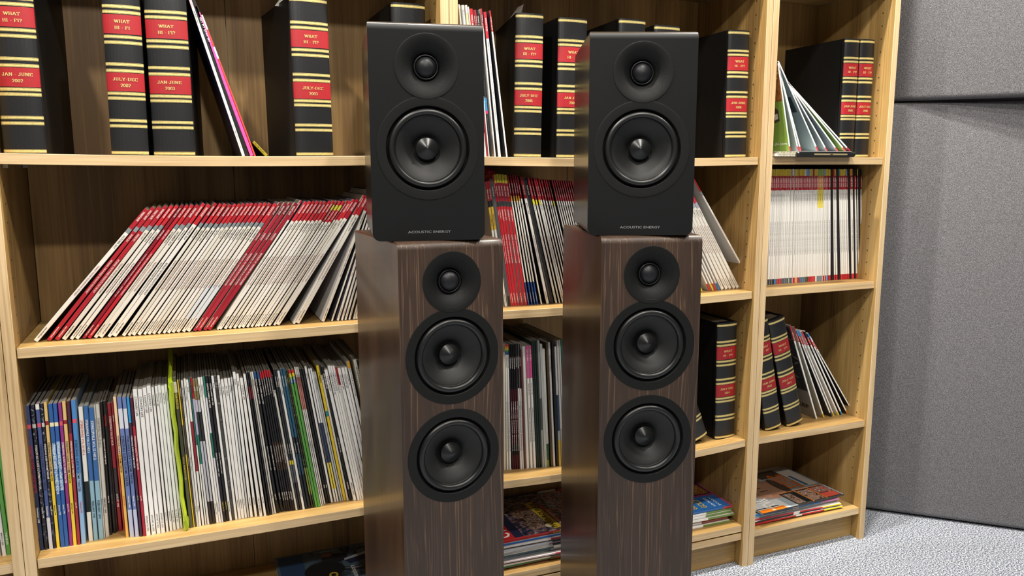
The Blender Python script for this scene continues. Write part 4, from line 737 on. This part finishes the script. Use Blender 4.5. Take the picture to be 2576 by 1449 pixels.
m = MB(); m.box(.100, .108, -.0009, .001, .0055, .0072); m.build('charging_port', INK, t_)
m = MB(); m.box(.004, .168, -.0005, .19, .0128, .0136); m.build('screen_cover', paper('E8E6E2'), t_)
t_ = thing('spiral_notepad', 'white spiral notepad lying beside the tablet under the green booklet', 'notepad', T((2.2520, -.005, 1.0478)))
m = MB(); m.box(.004, .066, 0, .19, .001, .0110); m.build('pages', paper('DED9CF'), t_)
m = MB(); m.box(.002, .066, -.001, .192, .0112, .0119); m.build('cover', paper('D9D5CC'), t_)
m = MB()
for k in range(13):
    xk = .008+.0045*k
    m.loft([[(xk+.0006*math.cos(b_*math.pi/2)*1, -.001-.0045*math.sin(R(a))-.0004*math.sin(b_*math.pi/2), .007+.0062*math.cos(R(a))) for b_ in range(4)] for a in range(0, 181, 30)])
tag(m.build('wire_binding', plain('C8B98E', .3, .5, .7, 0), t_), kind='stuff')

# ---- magazines lying in stacks; spine towards the room, head of the cover to the left
def lying(x, y, z, rot, th, spine, cover, label, group, bands=(), art=(), words=(), w=.222, h=.292):
    """local x runs from head to foot of the cover, local y from spine to fore-edge"""
    t = thing('magazine', label, 'magazine', T((x, y, z)) @ RZ(rot), group)
    cols = [spine]+[q[2] for q in bands]; mats = [paper(c, .3) for c in cols]+[paper(cover, .25)]; m = MB()
    cuts = sorted({0.0, 1.0} | {f for q in bands for f in q[:2]})
    for f0, f1 in zip(cuts, cuts[1:]):
        mi = 0
        for k, q in enumerate(bands):
            if q[0]-1e-6 <= (f0+f1)/2 <= q[1]: mi = k+1
        m.loft([[(h*f, .0012, 0), (h*f, 0, .0004), (h*f, 0, th-.0004), (h*f, .0012, th)] for f in (f0, f1)], mi, (False, False), False)
    m.poly([(0, .0012, th), (h, .0012, th), (h, w, th), (0, w, th)], len(mats)-1); m.poly([(0, .0012, 0), (0, w, 0), (h, w, 0), (h, .0012, 0)], len(mats)-1)
    m.build('cover', mats, t)
    m = MB(); m.box(.0005, h-.0005, .001, w-.001, .0002, th-.0002); m.build('page_block', PAGES, t)
    for k, (pts, col) in enumerate(art):
        m = MB(); m.poly([(px, py, th+.0002+.00006*k) for px, py in pts]); m.build('cover_print', paper(col, .3), t)
    for s, col, bx, by, ln, hh in words:      # reads towards +y, letter tops towards -x
        letter(s, plain(col, .35, .4, 0, 0), t, Matrix(((0, -hh, 0, bx), (ln, 0, 0, by), (0, 0, 1, th+.0009), (0, 0, 0, 1))), .02)
    return t
def rect(x0, x1, y0, y1): return [(x0, y0), (x1, y0), (x1, y1), (x0, y1)]
def ell(cx, cy, rx, ry, n=20): return [(cx+rx*math.cos(2*math.pi*i/n), cy+ry*math.sin(2*math.pi*i/n)) for i in range(n)]
SPC = ['E4E0DA', 'B8323A', 'E8E6E2', '2B2C30', 'D8D4CC', 'C43A3A', 'E6E4E0', '8E9AA6', 'E4E2DC', 'C8C4BC']
# narrow bookcase
z = .0911; GS = 'magazines stacked flat in the narrow bookcase'
for k in range(8):
    th = .0038; rot = [1.5, -1, .5, -2, 1, 3, -1, 2][k]; sp = ['B8262E', 'B8262E', '222226', 'C8323A', 'D8D6D2', '3F8ACB', '3F8ACB', '2E2A2A'][k]
    lying(2.268+.004*math.sin(k*2), .022+.003*math.cos(k*1.7)+.002*k, z, rot, th, sp, 'C9C4BE', 'magazine with '+['red and yellow', 'red and yellow', 'black', 'red', 'white', 'blue and pink', 'blue and pink', 'brown'][k]+' spine in the flat stack beside the carpet', GS,
          [(.78, 1, ['E3D62E', 'E3D62E', 'D8D6D2', 'E3C62E', 'E8E6E2', 'D878B8', 'D878B8', '4A3A36'][k]), (.45, .52, 'EDEBE6')]); z += th+.0003
lying(2.283, .012, z, 3, .0045, '3A3230', '8E9CA6', 'magazine with a face and large orange lettering topping the stack by the carpet', GS, [],
      [(rect(.0, .285, .0, .218), '98A2A8'), (rect(.0, .235, .175, .218), '4A3E38'), (ell(.115, .116, .075, .058), 'B08670'), (ell(.125, .112, .05, .046), 'C2967C'), (ell(.118, .072, .016, .014), 'B07E66'), (rect(.065, .11, .128, .132), '5E4034'), (rect(.09, .12, .108, .112), '6A3A34'), (ell(.17, .12, .016, .05), '54463E'), (rect(.0, .10, .0, .056), 'C6C8C8'),
       (rect(.0, .085, .0, .016), 'E07A1E'), (rect(.0, .075, .02, .024), '2A2624'), (rect(.125, .285, .0, .074), '342D2A'), (rect(.128, .178, .004, .068), '2E4440'), (rect(.130, .158, .006, .066), '@people'), (rect(.160, .176, .006, .066), '1E1C1E'), (rect(.184, .226, .004, .068), '@people'), (rect(.232, .282, .004, .030), 'B84A3C'), (rect(.232, .282, .034, .070), '@crowd'), (rect(.179, .182, .0, .074), 'E8822E'), (rect(.228, .231, .0, .074), 'E8822E'), (rect(.125, .285, .0745, .077), 'E8822E'), (rect(.235, .283, .085, .20), 'DDD8D2'), (rect(.242, .252, .09, .16), '3E6A98')],
      [('DEEP', 'E8761E', .197, .092, .098, .027), ('WATER', 'E8761E', .226, .082, .108, .024), ('TV&', 'EDEAE4', .052, .022, .050, .040), ('NEW', 'EDEBE6', .150, .165, .03, .010), ('BEST GUIDE', 'FFF0D8', .044, .003, .03, .010), ('KISS', 'E8822E', .166, .012, .03, .008), ('MEET THE STARS', 'EDEBE6', .272, .008, .06, .006), ('THE NEXT CHAPTER', 'EDEBE6', .246, .092, .06, .005)])
# middle bookcase, between the towers
z = .1126; GP = 'magazines stacked flat between the towers'
for k in range(15):
    th = .0042; c = ['B8262E', '2F6B4A', 'E4E2DC', '30343C', 'D8C8CC', '8A96A4', 'E6E4E0', '4A5A5E', 'D9D6D0', 'E8E6E4', 'C8CCD4', 'B8323A', 'D8D4D0', '2F62A8', 'C43A3A'][k]
    lying(1.535+.006*math.sin(k*1.9), .028+.004*math.cos(k*2.3), z, [0, 1, -1, .5, -2, 1, 2, 0, -1, 1, 0, 2, -1, 0, 1][k], th, c, 'B4AFAA', 'magazine with '+('red' if c[0] in 'BC' and c[1] in '843' else 'white' if c[0] in 'ED' else 'dark')+' spine in the flat stack between the towers', GP,
          [(.5, .72, ['E3C62E', 'B8323A', '8A8E94', 'E4E2DC', 'C85A6A', 'E8E6E2', '2B2C30', 'D8D4C4', '30343C', 'C8A0A0', '3A4048', 'E8E4E0', '8E2A30', '2F62A8', 'E0C23A'][k]), (.72, 1, ['D9D6D0', 'E3C62E', 'E4E2DC', '3A6A52', 'EDEBE6', '6A7078', 'D8D6D2', 'B8323A', 'E8E6E2', '4A4E54', 'C8C4BC', '2B2C30', 'D8B83A', 'B8323A', 'E0C23A'][k])]); z += th+.0003
lying(1.542, .030, z, 0, .004, 'C43A3A', '232846', 'cycling magazine with yellow banner topping the stack between the towers', GP, [(.55, 1, 'E0C23A')],
      [(rect(.0, .048, .0, .222), 'C2262C'), (rect(.07, .29, .0, .21), '2A3050'), (rect(.07, .29, .0, .21), '@rider'), ([(.10, .02), (.15, .03), (.17, .11), (.13, .16), (.085, .13)], '@people'), ([(.185, .10), (.285, .08), (.285, .20), (.20, .205)], '@race'), (ell(.15, .03, .012, .012), 'E4D9B0'), ([(.152, .010), (.174, .012), (.160, .165), (.138, .163)], 'E3C43A'), ([(.178, .022), (.188, .023), (.176, .14), (.166, .139)], 'C2563A'), (rect(.255, .285, .19, .215), 'C23038'), (rect(.20, .25, .205, .218), 'E4E2DE')],
      [('CYCLING', 'EDEBE6', .026, .008, .150, .034), ('WEEKLY', 'EDEBE6', .056, .10, .05, .010), ('PARIS-ROUBAIX', '1C1A12', .156, .016, .142, .014), ('RACE PREVIEW', 'E8E0D0', .178, .03, .08, .006)])
# middle bookcase, beside the narrow one
z = .1126; GQ = 'magazines stacked flat beside the narrow bookcase'
for k in range(6):
    th = .0052; gr = k in (0, 3, 4, 5)
    lying(1.902+(.013 if k > 2 else 0)+.004*math.sin(k*3), .038+.002*k % .006, z, [-1, .5, 1, -1, 0, .5][k], th, 'E6DAD2', 'C8C2BC', ('white magazine with green spine end' if gr else 'white magazine with red spine print')+' in the small flat stack', GQ,
          [(.72, 1, '6E8A4A' if gr else 'A8524A'), (.5, .72, 'E8E8E6'), (.2, .5, 'C9A89E' if k > 2 else '8E8A88')]); z += th+.0003
lying(1.917, .048, z+.001, -1, .006, '2F6AB0', 'C4588E', 'pink and blue puzzle style magazine topping the small flat stack', GQ, [(.55, .9, '2F6AB0'), (.0, .55, 'C9487E'), (.9, 1, 'B8464A')],
      [(rect(.0, .29, .0, .222), '8E3A6A'), (rect(.15, .285, .0, .075), '2C6CB4'), (rect(.15, .285, .085, .17), '2E2620'), (rect(.155, .28, .09, .165), '@meat'), (rect(.04, .14, .0, .07), 'B8968C'), (rect(.045, .135, .004, .066), '@people'), (rect(.0, .29, .178, .222), '6A2E58'), (rect(.04, .14, .085, .17), '@people')],
      [('GO FOR', 'D9B84A', .185, .010, .055, .018), ('GOLD', 'D9B84A', .215, .010, .05, .018), ('WIN PRIZES', 'CFE0F0', .245, .008, .055, .008), ('TODAY', 'CFE0F0', .262, .008, .055, .008), ('SOAP STARS', 'E8B060', .18, .19, .02, .006)])
# left bookcase, lowest shelf: magazine with a blue photographic cover
for k in range(2):
    lying(1.075+.004*k, .048, .1126+.0045*k, -1.5+1.2*k, .0042, 'C9C6C0', 'C4C1BC' if k == 0 else '5E7486', 'magazine with blue sky cover lying on the lowest shelf' if k else 'pale magazine under the blue sky cover on the lowest shelf', 'magazines lying on the lowest shelf', [],
      [] if k == 0 else [(rect(.006, .288, .0, .214), '@sky'), (rect(.006, .06, .06, .214), '32527A'), (ell(.10, .12, .045, .04), '20242C'), (ell(.13, .17, .03, .022), '262830'), (ell(.115, .19, .012, .01), '9C6A62'), ([(.15, .15), (.285, .19), (.285, .165), (.16, .13)], '2B3350'), ([(.15, .16), (.285, .205), (.285, .19), (.15, .15)], 'B9BCC4'), (ell(.26, .10, .04, .06), '3A3A2C'), (ell(.06, .08, .03, .02), 'C09070')],
      [] if k == 0 else [('go', 'D8B83A', .12, .055, .05, .03), ('outdoors', 'EDEBE6', .16, .06, .06, .012)])
# clear sleeve corners poking up behind two volumes
CLEAR, nt, N, L, bs = new_mat('clear_sleeve'); bs.inputs['Base Color'].default_value = lin('D9D6CE'); bs.inputs['Roughness'].default_value = .25; bs.inputs['Alpha'].default_value = .55
for (x, y, z), lab in (((1.628, .12, 1.366), 'clear plastic sleeve corner above the late 2005 volume'), ((1.130, .10, 1.352), 'clear plastic sleeve corner above the July to December 2003 volume')):
    m = MB(); m.poly([(x-.012, y, z-.02), (x+.014, y+.01, z-.02), (x+.022, y+.004, z+.012), (x+.006, y-.002, z+.004)]); m.poly([(x+.014, y+.01, z-.02), (x+.026, y+.03, z-.02), (x+.022, y+.004, z+.012)]); tag(m.build('plastic_sleeve', CLEAR), lab, 'sleeve')
